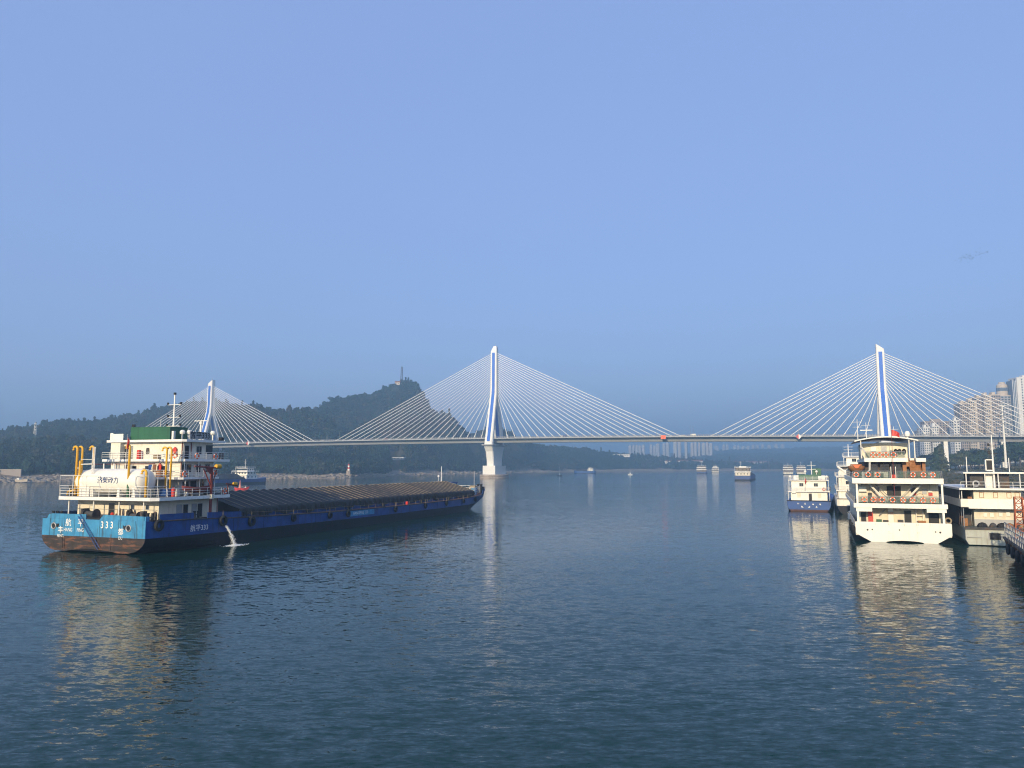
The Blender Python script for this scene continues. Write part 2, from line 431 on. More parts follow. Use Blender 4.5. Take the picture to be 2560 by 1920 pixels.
def ground_material(name, c_grass, c_soil, c_rock, lo=4.0, hi=9.0):
    m = bpy.data.materials.new(name)
    nt, b = nodes_of(m); N = nt.nodes; L = nt.links
    geo = N.new('ShaderNodeNewGeometry'); sep = N.new('ShaderNodeSeparateXYZ'); L.new(geo.outputs['Position'], sep.inputs[0])
    nz = N.new('ShaderNodeTexNoise'); nz.inputs['Scale'].default_value = 0.06; nz.inputs['Detail'].default_value = 6; nz.inputs['Roughness'].default_value = 0.65
    L.new(geo.outputs['Position'], nz.inputs['Vector'])
    mp = N.new('ShaderNodeMapping'); mp.inputs['Scale'].default_value = (0.03, 0.03, 0.9); L.new(geo.outputs['Position'], mp.inputs['Vector'])
    n2 = N.new('ShaderNodeTexNoise'); n2.inputs['Scale'].default_value = 1.0; n2.inputs['Detail'].default_value = 5; L.new(mp.outputs[0], n2.inputs['Vector'])
    add = N.new('ShaderNodeMath'); add.operation = 'MULTIPLY_ADD'; L.new(nz.outputs['Fac'], add.inputs[0]); add.inputs[1].default_value = 7.0; L.new(sep.outputs['Z'], add.inputs[2])
    mr = N.new('ShaderNodeMapRange'); mr.inputs['From Min'].default_value = lo+3.5; mr.inputs['From Max'].default_value = hi+3.5; L.new(add.outputs[0], mr.inputs['Value'])
    gs = N.new('ShaderNodeMix'); gs.data_type = 'RGBA'; L.new(nz.outputs['Fac'], gs.inputs['Factor']); gs.inputs['A'].default_value = (*c_grass, 1); gs.inputs['B'].default_value = (*c_soil, 1)
    rk = N.new('ShaderNodeValToRGB'); L.new(n2.outputs['Fac'], rk.inputs[0])
    rk.color_ramp.elements[0].position = 0.35; rk.color_ramp.elements[0].color = (*[c*0.45 for c in c_rock], 1)
    rk.color_ramp.elements[1].position = 0.62; rk.color_ramp.elements[1].color = (*c_rock, 1)
    mx = N.new('ShaderNodeMix'); mx.data_type = 'RGBA'; L.new(mr.outputs[0], mx.inputs['Factor']); L.new(rk.outputs[0], mx.inputs['A']); L.new(gs.outputs['Result'], mx.inputs['B'])
    L.new(mx.outputs['Result'], b.inputs['Base Color'])
    b.inputs['Roughness'].default_value = 0.9; b.inputs['Specular IOR Level'].default_value = 0.1
    return m
M['hill'] = ground_material('hill_ground', (0.035, 0.045, 0.020), (0.10, 0.075, 0.042), (0.36, 0.29, 0.21))
M['bank'] = ground_material('bank_ground', (0.060, 0.068, 0.026), (0.12, 0.095, 0.050), (0.24, 0.20, 0.14), 2.0, 5.0)
M['far'] = ground_material('far_hill_ground', (0.030, 0.042, 0.020), (0.06, 0.055, 0.030), (0.20, 0.17, 0.12))

def np_mesh(name, V, F, mat, smooth=True):
    me = bpy.data.meshes.new(name)
    V = np.asarray(V, np.float32).reshape(-1, 3); F = np.asarray(F, np.int32)
    k = F.shape[1]
    me.vertices.add(len(V)); me.vertices.foreach_set('co', V.ravel())
    me.loops.add(F.size); me.loops.foreach_set('vertex_index', F.ravel())
    me.polygons.add(len(F)); me.polygons.foreach_set('loop_start', np.arange(0, F.size, k, dtype=np.int32))
    me.polygons.foreach_set('loop_total', np.full(len(F), k, np.int32))
    if smooth: me.polygons.foreach_set('use_smooth', np.ones(len(F), bool))
    me.update(calc_edges=True); me.validate()
    me.materials.append(mat)
    return me
def grid_faces(nu, nv):
    a = (np.arange(nu-1)[:,None]*nv + np.arange(nv-1)[None,:]).ravel()
    return np.stack([a, a+nv, a+nv+1, a+1], 1)

pxs = np.arange(-480, 2301, 9.0)
ee = np.concatenate([np.linspace(-25, 90, 34), np.linspace(100, 1000, 110)])
PX, E = np.meshgrid(pxs, ee, indexing='ij')
D = np.interp(PX, SH[:,0], SH[:,1]) + E
Z, Q, _ = left_ground(PX, D)
X = (PX - 1280)/1923.0*D
me = np_mesh('left_bank_hill', np.stack([X, D, Z], -1).reshape(-1,3), grid_faces(len(pxs), len(ee)), M['hill'])
tag(put('hillside', me), 'wooded hill and pale rocky shore across the river', None, None, 'structure')

# far hills behind the bend
FR = np.array([(900,1150),(1350,1142),(1500,1140),(1700,1136),(1800,1127),(1900,1124),(2050,1120),(2250,1116),(2450,1118),(2900,1125)], float)
fx = np.arange(900, 2900, 16.0); fd = np.linspace(2150, 4700, 50)
PX, D = np.meshgrid(fx, fd, indexing='ij')
zr = EYE + (HZ - np.interp(PX, FR[:,0], FR[:,1])) * 4200 / 1934.0
q = np.clip((D - 2250) / 1950, 0, 1)
X = (PX-1280)/1923.0*D
Z = np.where(D < 4200, -3 + (zr+3)*(0.45*np.minimum(q*2.2,1)*0.4 + 0.82*q**1.1), zr*(1-(D-4200)/900)) + np.sin(np.pi*q)*fbm(X/260, D/260, 4, 21)*16
me = np_mesh('far_hills', np.stack([X, D, Z], -1).reshape(-1,3), grid_faces(len(fx), len(fd)), M['far'])
tag(put('far_hills', me), 'low hazy hills beyond the bridge', None, None, 'structure')

# right bank
RS = np.array([(60,118),(160,138),(250,158),(350,190),(450,228),(550,268),(659,314),(850,405),(1150,565),(1500,765),(2000,1020),(2300,1200)], float)
def right_ground(x, y):
    xs = np.interp(y, RS[:,0], RS[:,1])
    e = x - xs
    z = np.where(e < 0, e*0.15, 9.5*(1-np.exp(-np.maximum(e,0)/38)) + 14*np.clip((e-70)/160, 0, 1)**1.5 + 12*np.clip((e-250)/400,0,1))
    return z + np.clip(e/20,0,1)*(fbm(x/25, y/25, 4, 31)*1.3 + fbm(x/6, y/6, 2, 37)*0.35), e
ys = np.concatenate([np.arange(60, 760, 5.0), np.arange(765, 2300, 25.0)])
es = np.concatenate([np.linspace(-20, 120, 60), np.linspace(126, 900, 40)])
Yg, E = np.meshgrid(ys, es, indexing='ij')
X = np.interp(Yg, RS[:,0], RS[:,1]) + E
Z, _ = right_ground(X, Yg)
me = np_mesh('right_bank', np.stack([X, Yg, Z], -1).reshape(-1,3), grid_faces(len(ys), len(es)), M['bank'])
tag(put('river_bank', me), 'grassy river bank on the right behind the moored ships', None, None, 'structure')

# ---- crowns: leaf clumps round a few lobes
def crown_arrays(seed, lobes, leaves, rx, rz, leaf, cone=False):
    g = np.random.default_rng(seed)
    V = []; F = []
    cs = []
    for i in range(lobes):
        if cone:
            t = i / max(1, lobes-1); rr = 0.42*(1-t)*rx + 0.06; c = np.array([g.normal()*0.10*rx*(1-t), g.normal()*0.10*rx*(1-t), rz*(-0.85+1.75*t)])
            r = np.array([rr*1.6, rr*1.6, rz*0.30])
        else:
            a = g.uniform(0, 2*np.pi); h = g.uniform(-0.55, 0.62); k = g.uniform(0.15, 0.62)*np.sqrt(1-h*h*0.9)
            c = np.array([np.cos(a)*k*rx, np.sin(a)*k*rx, h*rz]); s = g.uniform(0.34, 0.52)
            r = np.array([s*rx, s*rx, s*rz*0.85])
        cs.append((c, r))
    n = 0
    for c, r in cs:                                   # dark inner mass
        ring = []
        for i, (sz, sr) in enumerate(((-0.75, 0.45), (-0.1, 0.80), (0.55, 0.55))):
            for k in range(6):
                a = 2*np.pi*(k + 0.5*i)/6
                ring.append(c + r*np.array([np.cos(a)*sr, np.sin(a)*sr, sz])*g.uniform(.85, 1.1))
        ring.append(c + r*np.array([0,0,0.85]))
        V += ring
        for i in range(2):
            for k in range(6):
                F.append((n+i*6+k, n+i*6+(k+1)%6, n+(i+1)*6+(k+1)%6, n+(i+1)*6+k))
        for k in range(0, 6, 1): F.append((n+12+k, n+12+(k+1)%6, n+18, n+18))
        n += 19
    for i in range(leaves):
        c, r = cs[g.integers(len(cs))]
        d = g.normal(size=3); d[2] = d[2]*0.9 + 0.25; d /= np.linalg.norm(d)
        p = c + r*d*g.uniform(0.82, 1.12)
        nn = d + g.normal(size=3)*0.55; nn /= np.linalg.norm(nn)
        a = np.cross(nn, [0.3, 0.2, 1.0]); a /= np.linalg.norm(a); b = np.cross(nn, a)
        th = g.uniform(0, np.pi); a, b = a*np.cos(th)+b*np.sin(th), b*np.cos(th)-a*np.sin(th)
        s = leaf*g.uniform(0.6, 1.4)
        V += [p-a*s-b*s*0.5, p+a*s*0.3-b*s, p+a*s+b*s*0.5, p-a*s*0.3+b*s]
        F.append((n, n+1, n+2, n+3)); n += 4
    return np.array(V), F
def crown_mesh(name, seed, mat, **k):
    V, F = crown_arrays(seed, **k)
    me = bpy.data.meshes.new(name)
    me.from_pydata([tuple(v) for v in V], [], [f if f[2] != f[3] else f[:3] for f in F])
    me.materials.append(mat)
    return me

protos = bpy.data.collections.new('hill_tree_kinds')
for i in range(7):
    cone = i == 6
    me = crown_mesh('hill_crown', 100+i, M['leaf'], lobes=9 if not cone else 6, leaves=150, rx=1.0 if not cone else 0.55, rz=0.85 if not cone else 1.25, leaf=0.17, cone=cone)
    protos.objects.link(bpy.data.objects.new('hill_crown_%d' % i, me))

M['grass'] = foliage('dry_bank_grass', (0.055, 0.062, 0.026), (0.085, 0.082, 0.038), (0.14, 0.115, 0.062))
tufts = bpy.data.collections.new('bank_tuft_kinds')
for i in range(6):
    me = crown_mesh('tuft', 200+i, M['grass'], lobes=6, leaves=90, rx=1.0, rz=.8, leaf=.2)
    tufts.objects.link(bpy.data.objects.new('tuft_%d' % i, me))
def scatter_group(protos):
    ng = bpy.data.node_groups.new('wood_scatter', 'GeometryNodeTree')
    ng.interface.new_socket('Geometry', in_out='INPUT', socket_type='NodeSocketGeometry')
    ng.interface.new_socket('Geometry', in_out='OUTPUT', socket_type='NodeSocketGeometry')
    N = ng.nodes; L = ng.links
    gi = N.new('NodeGroupInput'); go = N.new('NodeGroupOutput')
    ci = N.new('GeometryNodeCollectionInfo'); ci.inputs['Collection'].default_value = protos
    ci.inputs['Separate Children'].default_value = True; ci.inputs['Reset Children'].default_value = True
    ip = N.new('GeometryNodeInstanceOnPoints'); ip.inputs['Pick Instance'].default_value = True
    def attr(n, t):
        a = N.new('GeometryNodeInputNamedAttribute'); a.data_type = t; a.inputs['Name'].default_value = n
        return [o for o in a.outputs if o.enabled and o.name == 'Attribute'][0]
    L.new(gi.outputs[0], ip.inputs['Points']); L.new(ci.outputs[0], ip.inputs['Instance'])
    L.new(attr('kind_id', 'INT'), ip.inputs['Instance Index'])
    L.new(attr('size', 'FLOAT_VECTOR'), ip.inputs['Scale'])
    cx = N.new('ShaderNodeCombineXYZ'); L.new(attr('turn', 'FLOAT'), cx.inputs['Z'])
    L.new(cx.outputs[0], ip.inputs['Rotation'])
    L.new(ip.outputs[0], go.inputs[0])
    return ng
WOOD = scatter_group(protos); TUFT = scatter_group(tufts)
def wood(name, pts, size, kinds, label, group_=None):
    me = bpy.data.meshes.new(name); n = len(pts)
    me.vertices.add(n); me.vertices.foreach_set('co', np.asarray(pts, np.float32).ravel())
    me.attributes.new('size', 'FLOAT_VECTOR', 'POINT').data.foreach_set('vector', np.asarray(size, np.float32).ravel())
    me.attributes.new('turn', 'FLOAT', 'POINT').data.foreach_set('value', RNG.uniform(0, 6.28, n).astype(np.float32))
    me.attributes.new('kind_id', 'INT', 'POINT').data.foreach_set('value', np.asarray(kinds, np.int32))
    o = put(name, me); o.modifiers.new('trees', 'NODES').node_group = group_ or WOOD
    return tag(o, label, 'forest', None, 'stuff')

# forest on the left hill
n = 78000
px = RNG.uniform(-470, 2250, n)
ds = np.interp(px, SH[:,0], SH[:,1]); dr = np.interp(px, RG[:,0], RG[:,2])
d = ds + 22 + (dr + 60 - ds - 22) * RNG.uniform(0, 1, n)
z, q, e = left_ground(px, d)
x = (px-1280)/1923.0*d
area = (d/1300.0) * ((dr - ds)/700)
clear = fbm(x/70, d/70, 3, 55)
lim = 5.0 + 3.5*fbm(x/50, d/50, 3, 77)
keep = (z > lim) & (clear > np.where((px > 350) & (px < 900), -0.6, -0.36)) & (RNG.uniform(0, 1.35, n) < area) & ~((px > 975) & (px < 1000+ (e-20)*0.10) & (e < 190))
x, d, z, px, q = x[keep], d[keep], z[keep], px[keep], q[keep]
s = (2.6 + 4.6*RNG.uniform(0, 1, len(x))**1.6) * (1 + .25*fbm(x/60, d/60, 2, 91)) * np.where(d > 1500, 1.25, 1.0)
kinds = np.where(RNG.uniform(0,1,len(x)) < 0.07, 6, RNG.integers(0, 6, len(x)))
hz = s*RNG.uniform(0.85, 1.35, len(x))
# boulders along the far shore
nb = 2600
bx = RNG.uniform(-300, 1330, nb); be = np.abs(RNG.normal(0, 16, nb)) + 1.0
bd = np.interp(bx, SH[:,0], SH[:,1]) + be
bz = left_ground(bx, bd)[0]; bxx = (bx-1280)/1923*bd
bs_ = RNG.uniform(.4, 1.3, nb)*np.where(RNG.uniform(0,1,nb) < .12, 2.0, 1.0)
ov_ = np.array([(1,0,0),(-1,0,0),(0,1,0),(0,-1,0),(0,0,1),(0,0,-1),(.6,.6,.5),(-.6,.6,.5),(-.6,-.6,.5),(.6,-.6,.5)], float)
of_ = np.array([(0,6,4),(6,2,4),(2,7,4),(7,1,4),(1,8,4),(8,3,4),(3,9,4),(9,0,4),(0,2,6),(2,1,7),(1,3,8),(3,0,9),(2,0,5),(1,2,5),(3,1,5),(0,3,5)])
bv = ov_[None]*RNG.uniform(.7, 1.2, (nb, 10, 1))*bs_[:,None,None]*np.stack([RNG.uniform(1, 2.2, nb), np.ones(nb), RNG.uniform(.5, .9, nb)], 1)[:,None,:]
bv = bv + np.stack([bxx, bd, bz], 1)[:,None,:]
M['boulder'] = paint('shore_rock', (.26, .22, .175), .9, .3, .25, patch=(.15, .13, .11), patch_amt=.7)
tag(put('shore_rocks', np_mesh('shore_rocks', bv.reshape(-1,3), (of_[None]+10*np.arange(nb)[:,None,None]).reshape(-1,3), M['boulder'], False)), 'pale boulders scattered along the far shoreline', 'rocks', None, 'stuff')
wood('hill_forest', np.stack([x, d, z + hz*0.55], 1), np.stack([s, s, hz], 1), kinds, 'dense dark forest covering the hill across the river')
NT_HILL = len(x)
# scrub on the far hills
n = 5000
px = RNG.uniform(1300, 2850, n); d = RNG.uniform(2350, 4200, n); x = (px-1280)/1923*d
zr = EYE + (HZ - np.interp(px, FR[:,0], FR[:,1]))*4200/1934; q = np.clip((d-2250)/1950,0,1)
z = -3 + (zr+3)*(0.45*np.minimum(q*2.2,1)*0.4 + 0.82*q**1.1) + np.sin(np.pi*q)*fbm(x/260, d/260, 4, 21)*16
k = z > 4
s = RNG.uniform(9, 17, n)
wood('far_forest', np.stack([x, d, z+2], 1)[k], np.stack([s, s, s*0.6], 1)[k], RNG.integers(0, 6, n)[k], 'far woods fading into haze beyond the bend')
# rough grass and bushes along the right bank
n = 5200
y = RNG.uniform(140, 760, n); e = RNG.uniform(14, 190, n); x = np.interp(y, RS[:,0], RS[:,1]) + e
z, _ = right_ground(x, y)
s = RNG.uniform(0.5, 1.5, n) * np.where(e > 60, 1.6, 1.0) * (1 + 0.6*fbm(x/20, y/20, 2, 8))
wood('bank_scrub', np.stack([x, y, z+s*0.1], 1), np.stack([s*1.4, s*1.4, s*0.7], 1), RNG.integers(0, 6, n), 'low rough scrub and grass on the right bank', TUFT)

# wake trailing from the barge stern: real wavelets on the surface, sinking under it at the edges
def wake(u, v):
    y = -62 + 62*u; x = -62 + 124*v                      # ship coordinates, stern at y = 0
    t = -y; a = abs(x) - (9 + t*.62)
    arm = math.exp(-(a/(2.6 + t*.05))**2) * .09*math.exp(-t/45) * math.sin(a*1.55 + t*.25)
    mid = math.exp(-(x/7.5)**2) * .06*math.exp(-t/22) * math.sin(t*1.3 + .35*x*x/(6+t))
    edge = max(0, 1 - max(abs(x)/62, t/62)**6)
    z = (arm + mid)*min(1, t/2) + .01 - .12*(1-edge) - .02*(1 if abs(arm+mid) < .004 else 0)
    th = R(20)
    return (-59.9 + x*math.cos(th) + y*math.sin(th), 110.9 - x*math.sin(th) + y*math.cos(th), z)
tag(MB().grid(150, 220, wake).build('wake_water', M['water'], smooth=True), 'low spreading wake behind the laden barge', None, None, 'structure')
# ================================================================ THE BRIDGE
BA = R(19.8)                                  # the bridge runs from the far left to the near right
bridge = empty('cable_stayed_bridge', (-17.9, 780, 0), -BA,
               'long white cable-stayed bridge with three blue-striped pylons across the river', 'bridge')
SPAN = 356.0; SR, SL = 359.0, 359.5
def deck_z(x): return 40.3 - 1.9e-5 * x * x
def b2w(x, y, z):
    """bridge coordinates to world"""
    return Vector((-17.9 + x*math.cos(BA) + y*math.sin(BA), 780 - x*math.sin(BA) + y*math.cos(BA), z))
# girder
prof = [(-12.5, 0), (-12.5, -0.9), (-7.0, -1.7), (-5.0, -4.7), (5.0, -4.7), (7.0, -1.7), (12.5, -0.9), (12.5, 0)]
MB().loft([[(x, y, deck_z(x) + z) for y, z in prof] for x in np.linspace(-640, 640, 97)]).build('deck_girder', M['girder'], bridge)
MB().loft([[(x, y, deck_z(x) + z) for y, z in ((-11.8, 0.004), (11.8, 0.004))] for x in np.linspace(-638, 638, 97)], closed=False).build('roadway', M['asphalt'], bridge)
for sy in (-12.2, 12.2):
    r = MB()
    for x0, x1 in zip(np.linspace(-640, 640, 97)[:-1], np.linspace(-640, 640, 97)[1:]):
        for h in (0.45, 0.85, 1.25): r.tube([(x0, sy, deck_z(x0)+h), (x1, sy, deck_z(x1)+h)], 0.09, 4)
        for t in np.linspace(0, 1, 7)[:-1]:
            x = x0 + (x1-x0)*t; r.box(x-.12, x+.12, sy-.12, sy+.12, deck_z(x), deck_z(x)+1.35)
    o = r.build('railing', M['steel'], bridge); o['kind'] = 'stuff'

def rect(cx, cy, wx, wy, z, ch=0.6):
    a, b = wx/2, wy/2
    return [(cx-a+ch, cy-b, z), (cx+a-ch, cy-b, z), (cx+a, cy-b+ch, z), (cx+a, cy+b-ch, z), (cx+a-ch, cy+b, z), (cx-a+ch, cy+b, z), (cx-a, cy+b-ch, z), (cx-a, cy-b+ch, z)]
def pylon(xc, ztop, zm, zbase, zfoot, wfoot=15.0, slant=0):
    p = MB()                                            # upper shaft
    p.loft([rect(xc, 0, 7.2, 9.0, zm-3), rect(xc, 0, 6.9, 7.0, zm+8), rect(xc, 0, 6.6, 6.4, ztop-8), rect(xc, 0, 6.4, 6.2, ztop-5.5)] + ([rect(xc+0.5, 0.6, 4.4, 4.6, ztop-1.6), rect(xc+0.5, 0.6, 3.2, 3.4, ztop, .4)] if not slant else [[(x, y, z + slant*(x-xc)*.75) for x, y, z in rect(xc, 0, 6.4, 6.2, ztop-2.4)]]))
    shaft = p.build('pylon_shaft', M['concrete'], bridge)
    MB().box(xc-1.5, xc+1.5, -3.52, -3.2, zm+8, ztop-7).build('blue_stripe', M['stripe'], shaft)
    lg = MB().tube([(xc+.5, .6, ztop-3), (xc+.5, .6, ztop+3.2)], 0.12, 5); lg.build('lightning_rod', M['steel'], shaft)
    for s in (-1, 1):
        leg = MB()
        leg.loft([rect(xc, s*wfoot, 8.6, 5.6, zbase, .8), rect(xc, s*(wfoot*0.58), 7.7, 4.6, zbase+(zm-zbase)*0.5, .7), rect(xc, s*2.1, 7.1, 4.3, zm+1.0, .6)])
        lo = leg.build('pylon_leg', M['concrete'], bridge)
        st = MB()                                       # stripe runs down the river face of each leg
        def face(t):
            if t < 0.5: y, h = s*(wfoot + (wfoot*0.58-wfoot)*t*2), 2.8 - 0.5*t*2
            else: y, h = s*(wfoot*0.58 + (2.1-wfoot*0.58)*(t-.5)*2), 2.3 - 0.15*(t-.5)*2
            return y - h - 0.06
        zs = [0.06, 0.5, 1.0]
        rings = []
        for t in zs:
            z = zbase + (zm + 1 - zbase)*t
            rings.append([(xc-1.55, face(t)-.12, z), (xc+1.55, face(t)-.12, z), (xc+1.55, face(t)+.5, z), (xc-1.55, face(t)+.5, z)])
        if s == -1: rings.append([(xc-1.5, -3.56, zm+8.2), (xc+1.5, -3.56, zm+8.2), (xc+1.5, -3.1, zm+8.2), (xc-1.5, -3.1, zm+8.2)])
        st.loft(rings).build('blue_stripe', M['stripe'], lo)
    # pier below the deck
    MB().loft([rect(xc, 0, 11.5, 2*wfoot+9, zbase-1.6, 1), rect(xc, 0, 12.6, 2*wfoot+11, zbase-.9, 1), rect(xc, 0, 12.6, 2*wfoot+11, zbase, 1)]).build('pier_platform', M['girder'], bridge)
    MB().loft([rect(xc, 0, 7.6, 23.5, zfoot+12.6, .8), rect(xc, 0, 7.7, 24.6, zfoot+18, .8), rect(xc, 0, 8.2, 29, zbase-7, .8), rect(xc, 0, 9.0, 2*wfoot+6.4, zbase-1.6, .8)]).build('pier_column', M['concrete'], bridge)
    MB().loft([rect(xc, 0, 13.4, 30.5, zfoot+3.9, .3), rect(xc, 0, 13.4, 30.5, zfoot+12.6, .3)]).build('pier_block', M['concrete'], bridge)
    cap = MB()
    def oval(k, z): return [(xc + 13.5*k*math.cos(a), 21.5*k*math.sin(a), z) for a in np.linspace(0, 2*math.pi, 33)[:-1]]
    cap.loft([oval(1, zfoot-3), oval(1, zfoot+1.1), oval(.985, zfoot+1.3), oval(.985, zfoot+1.9), oval(1, zfoot+2.1), oval(1, zfoot+3.6), oval(.97, zfoot+3.9)])
    cap.build('pile_cap', M['caprock'], bridge)

pylon(0, 135.0, 84.0, 33.8, 0.0)
pylon(SR, 117.8, 76.0, 32.5, 2.5, slant=-1)
pylon(-SL, 113.5, 74.0, 31.0, 8.0, slant=1)
unit = MB().tube([(0,0,0),(0,0,1)], 1.0, 8).mesh('stay_cable', True)
unit.materials.append(M['cable'])
def cable(a, b, r):
    a, b = Vector(a), Vector(b); d = b - a
    o = put('stay_cable', unit, None, bridge, a, d.to_track_quat('Z', 'Y').to_euler(), (r, r, d.length))
sock = MB().tube([(0,0,0),(0,0,4.2)], 0.5, 8).mesh('cable_socket'); sock.materials.append(M['concrete'])
def fan(xc, zlo, zhi, s0, ds_, n_, sides=(-1, 1)):
    for s in sides:
        for i in range(n_):
            xd = xc + s*(s0 + ds_*i); zt = zlo + (zhi - zlo)*(i/(n_-1))**0.9
            a = Vector((xd, 0, deck_z(xd))); b = Vector((xc + s*3.0, 0, zt))
            cable(a, b, 0.29)
            put('cable_socket', sock, None, bridge, a, (b-a).to_track_quat('Z', 'Y').to_euler())
fan(0, 84.0, 127.5, 14.5, 8.25, 22)
fan(SR, 78.0, 109.5, 15, 8.7, 16)
fan(-SL, 76.0, 106.0, 15, 8.7, 16)
# approach columns on the right bank
for x in (404.5, 446.0, 492.0, 540.0):
    w_ = b2w(x, 0, 0); g = float(right_ground(np.array([w_.x]), np.array([w_.y]))[0][0])
    for sy in (-4.2, 4.2):
        MB().loft([rect(x, sy, 3.4, 3.4, g-1.5, .3), rect(x, sy, 3.1, 3.1, deck_z(x)-4.65, .3)]).build('approach_column', M['concrete'], bridge)
for x in (-410, -460, -520):
    MB().loft([rect(x, 0, 3.2, 9, 2, .3), rect(x, 0, 3.0, 8.5, deck_z(x)-4.65, .3)]).build('approach_column', M['concrete'], bridge)
# lamp posts along both edges
lp = MB(); lp.tube([(0,0,0),(0,0,9.5)], 0.13, 6, 0.08); lp.tube([(0,0,9.4),(0,1.0,9.8),(0,2.2,9.9)], 0.07, 5); lp.box(-.16,.16,1.7,2.7,9.82,9.98)
lpm = lp.mesh('lamp_post'); lpm.materials.append(M['steel'])
for x in np.arange(-330, 560, 31.0):
    if min(abs(x), abs(x-SR), abs(x+SL)) < 10: continue
    put('lamp_post', lpm, None, bridge, (x, -11.6, deck_z(x)))
    put('lamp_post', lpm, None, bridge, (x, 11.6, deck_z(x)), (0, 0, math.pi))
# navigation boards on the girder edge
def nav_sign(x, diamond, size=4.6):
    z = deck_z(x) - 0.9; h = size/2
    if diamond:
        s = MB().prism([(-h*1.05, 0), (0, -h*1.05), (0, h*1.05)], -12.95, -12.75).build('navigation_board', M['red'], bridge, (x, 0, z))
        MB().prism([(h*1.05, 0), (0, h*1.05), (0, -h*1.05)], -12.95, -12.75).build('white_half', M['text_w'], s)
    else:
        s = MB().box(-h, h, -12.95, -12.75, -h*.75, h*.75).build('navigation_board', M['orange'], bridge, (x, 0, z))
        MB().prism([(-h*.5, h*.35), (0, -h*.4), (h*.5, h*.35), (h*.3, h*.35), (0, -h*.1), (-h*.3, h*.35)], -13.0, -12.955).build('chevron_mark', M['red'], s)
nav_sign(-SPAN+62, True); nav_sign(172.5, False); nav_sign(290.0, True)

# vehicles on the roadway
def vehicle(name, kind, label, x, y, rz, mat):
    r = empty(name, b2w(x, y, deck_z(x)+0.01), -BA + rz, label, 'truck' if kind == 'truck' else 'car')
    if kind == 'truck':
        MB().box(-4.2, 2.0, -1.2, 1.2, 1.0, 3.5).build('cargo_box', mat, r)
        MB().prism([(2.2, .6), (4.2, .6), (4.2, 1.7), (3.8, 2.7), (2.2, 2.7)], -1.15, 1.15).build('cab', M['white2'], r)
        MB().box(-4.2, 4.0, -.9, .9, .55, .98).build('chassis', M['black'], r)
        ws = [(-3.2,), (-2.0,), (3.1,)]; wr = .52
    else:
        MB().prism([(-2.2,.45),(2.2,.45),(2.25,.85),(1.2,1.0),(.5,1.5),(-1.2,1.5),(-2.1,1.0),(-2.25,.8)], -.88, .88).build('body', mat, r)
        MB().prism([(-1.25,1.02),(.95,1.02),(.42,1.44),(-1.15,1.44)], -.9, .9).build('side_windows', M['glass'], r)
        ws = [(-1.4,), (1.4,)]; wr = .34
    if kind == 'truck': r.scale = (.62, .62, .62)
    for (wx,) in ws:
        for sy in (-1, 1):
            MB().lathe([(wr, -.12), (wr, .12)], (wx, sy*(.8 if kind == 'car' else 1.0), wr), 12, 'y').build('wheel', M['rubber'], r)
vehicle('delivery_truck', 'truck', 'white box truck on the bridge roadway midway between middle and right pylons', 199, -8, math.pi, M['white2'])
vehicle('parked_car', 'car', 'white car beside the box truck on the bridge roadway', 190, -8, math.pi, M['white2'])
vehicle('passing_car', 'car', 'white car on the bridge just left of the middle pylon cables', -199, -8, math.pi, M['white2'])
vehicle('red_car', 'car', 'red car on the bridge left of the middle pylon', -120, -8, math.pi, M['red'])
vehicle('blue_truck', 'truck', 'blue box truck on the bridge right of the middle pylon', 76, -8, math.pi, M['hullblue'])
# ================================================================ SHIP PARTS SHARED BY ALL VESSELS
_cache = {}
def shared(key, fn):
    if key not in _cache: _cache[key] = fn()
    return _cache[key]
FACE = {'S': 0.0, 'R': math.pi/2, 'L': -math.pi/2, 'N': math.pi}     # stern, starboard, port, bow

def window(parent, x, y, z, w_, h, face='S', frame='steel', name='window', split=1, glass='glass'):
    """framed window whose back lies on the wall; x, y, z is its centre on the wall face"""
    def fr():
        b = MB(); t = 0.06; d0, d1 = -0.05, 0.0
        b.box(-w_/2-t, -w_/2, d0, d1, -h/2-t, h/2+t); b.box(w_/2, w_/2+t, d0, d1, -h/2-t, h/2+t)
        b.box(-w_/2, w_/2, d0, d1, h/2, h/2+t); b.box(-w_/2, w_/2, d0, d1, -h/2-t, -h/2)
        for i in range(1, split): b.box(-w_/2+w_*i/split-.03, -w_/2+w_*i/split+.03, d0, d1, -h/2, h/2)
        me = b.mesh(name); me.materials.append(M[frame]); return me
    def pn():
        me = MB().box(-w_/2, w_/2, -0.012, 0.0, -h/2, h/2).mesh('pane'); me.materials.append(M[glass]); return me
    o = put(name, shared(('w', w_, h, frame, split), fr), None, parent, (x, y, z), (0, 0, FACE[face]))
    put('pane', shared(('p', w_, h, glass), pn), None, o)
    return o
def door(parent, x, y, z0, w_=0.8, h=1.9, face='S', mat='cream', dark=False):  # dark: a black sheet stands in for the unlit interior of an open doorway
    def fr():
        b = MB(); t = .07
        b.box(-w_/2-t, -w_/2, -.06, 0, 0, h+t); b.box(w_/2, w_/2+t, -.06, 0, 0, h+t); b.box(-w_/2, w_/2, -.06, 0, h, h+t)
        me = b.mesh('door'); me.materials.append(M['steel']); return me
    def leaf():
        me = MB().box(-w_/2, w_/2, -.03, 0, 0, h).mesh('door_leaf_or_dark'); me.materials.append(M['black' if dark else mat]); return me
    o = put('door', shared(('d', w_, h), fr), None, parent, (x, y, z0), (0, 0, FACE[face]))
    put('door_leaf_or_dark', shared(('dl', w_, h, mat, dark), leaf), None, o)
    if not dark: put('handle', shared('dh', lambda: MB().box(-.05, .05, -.09, -.03, .95, 1.02).mesh('handle')), M['steel'], o, (w_*.34, 0, 0))
    return o

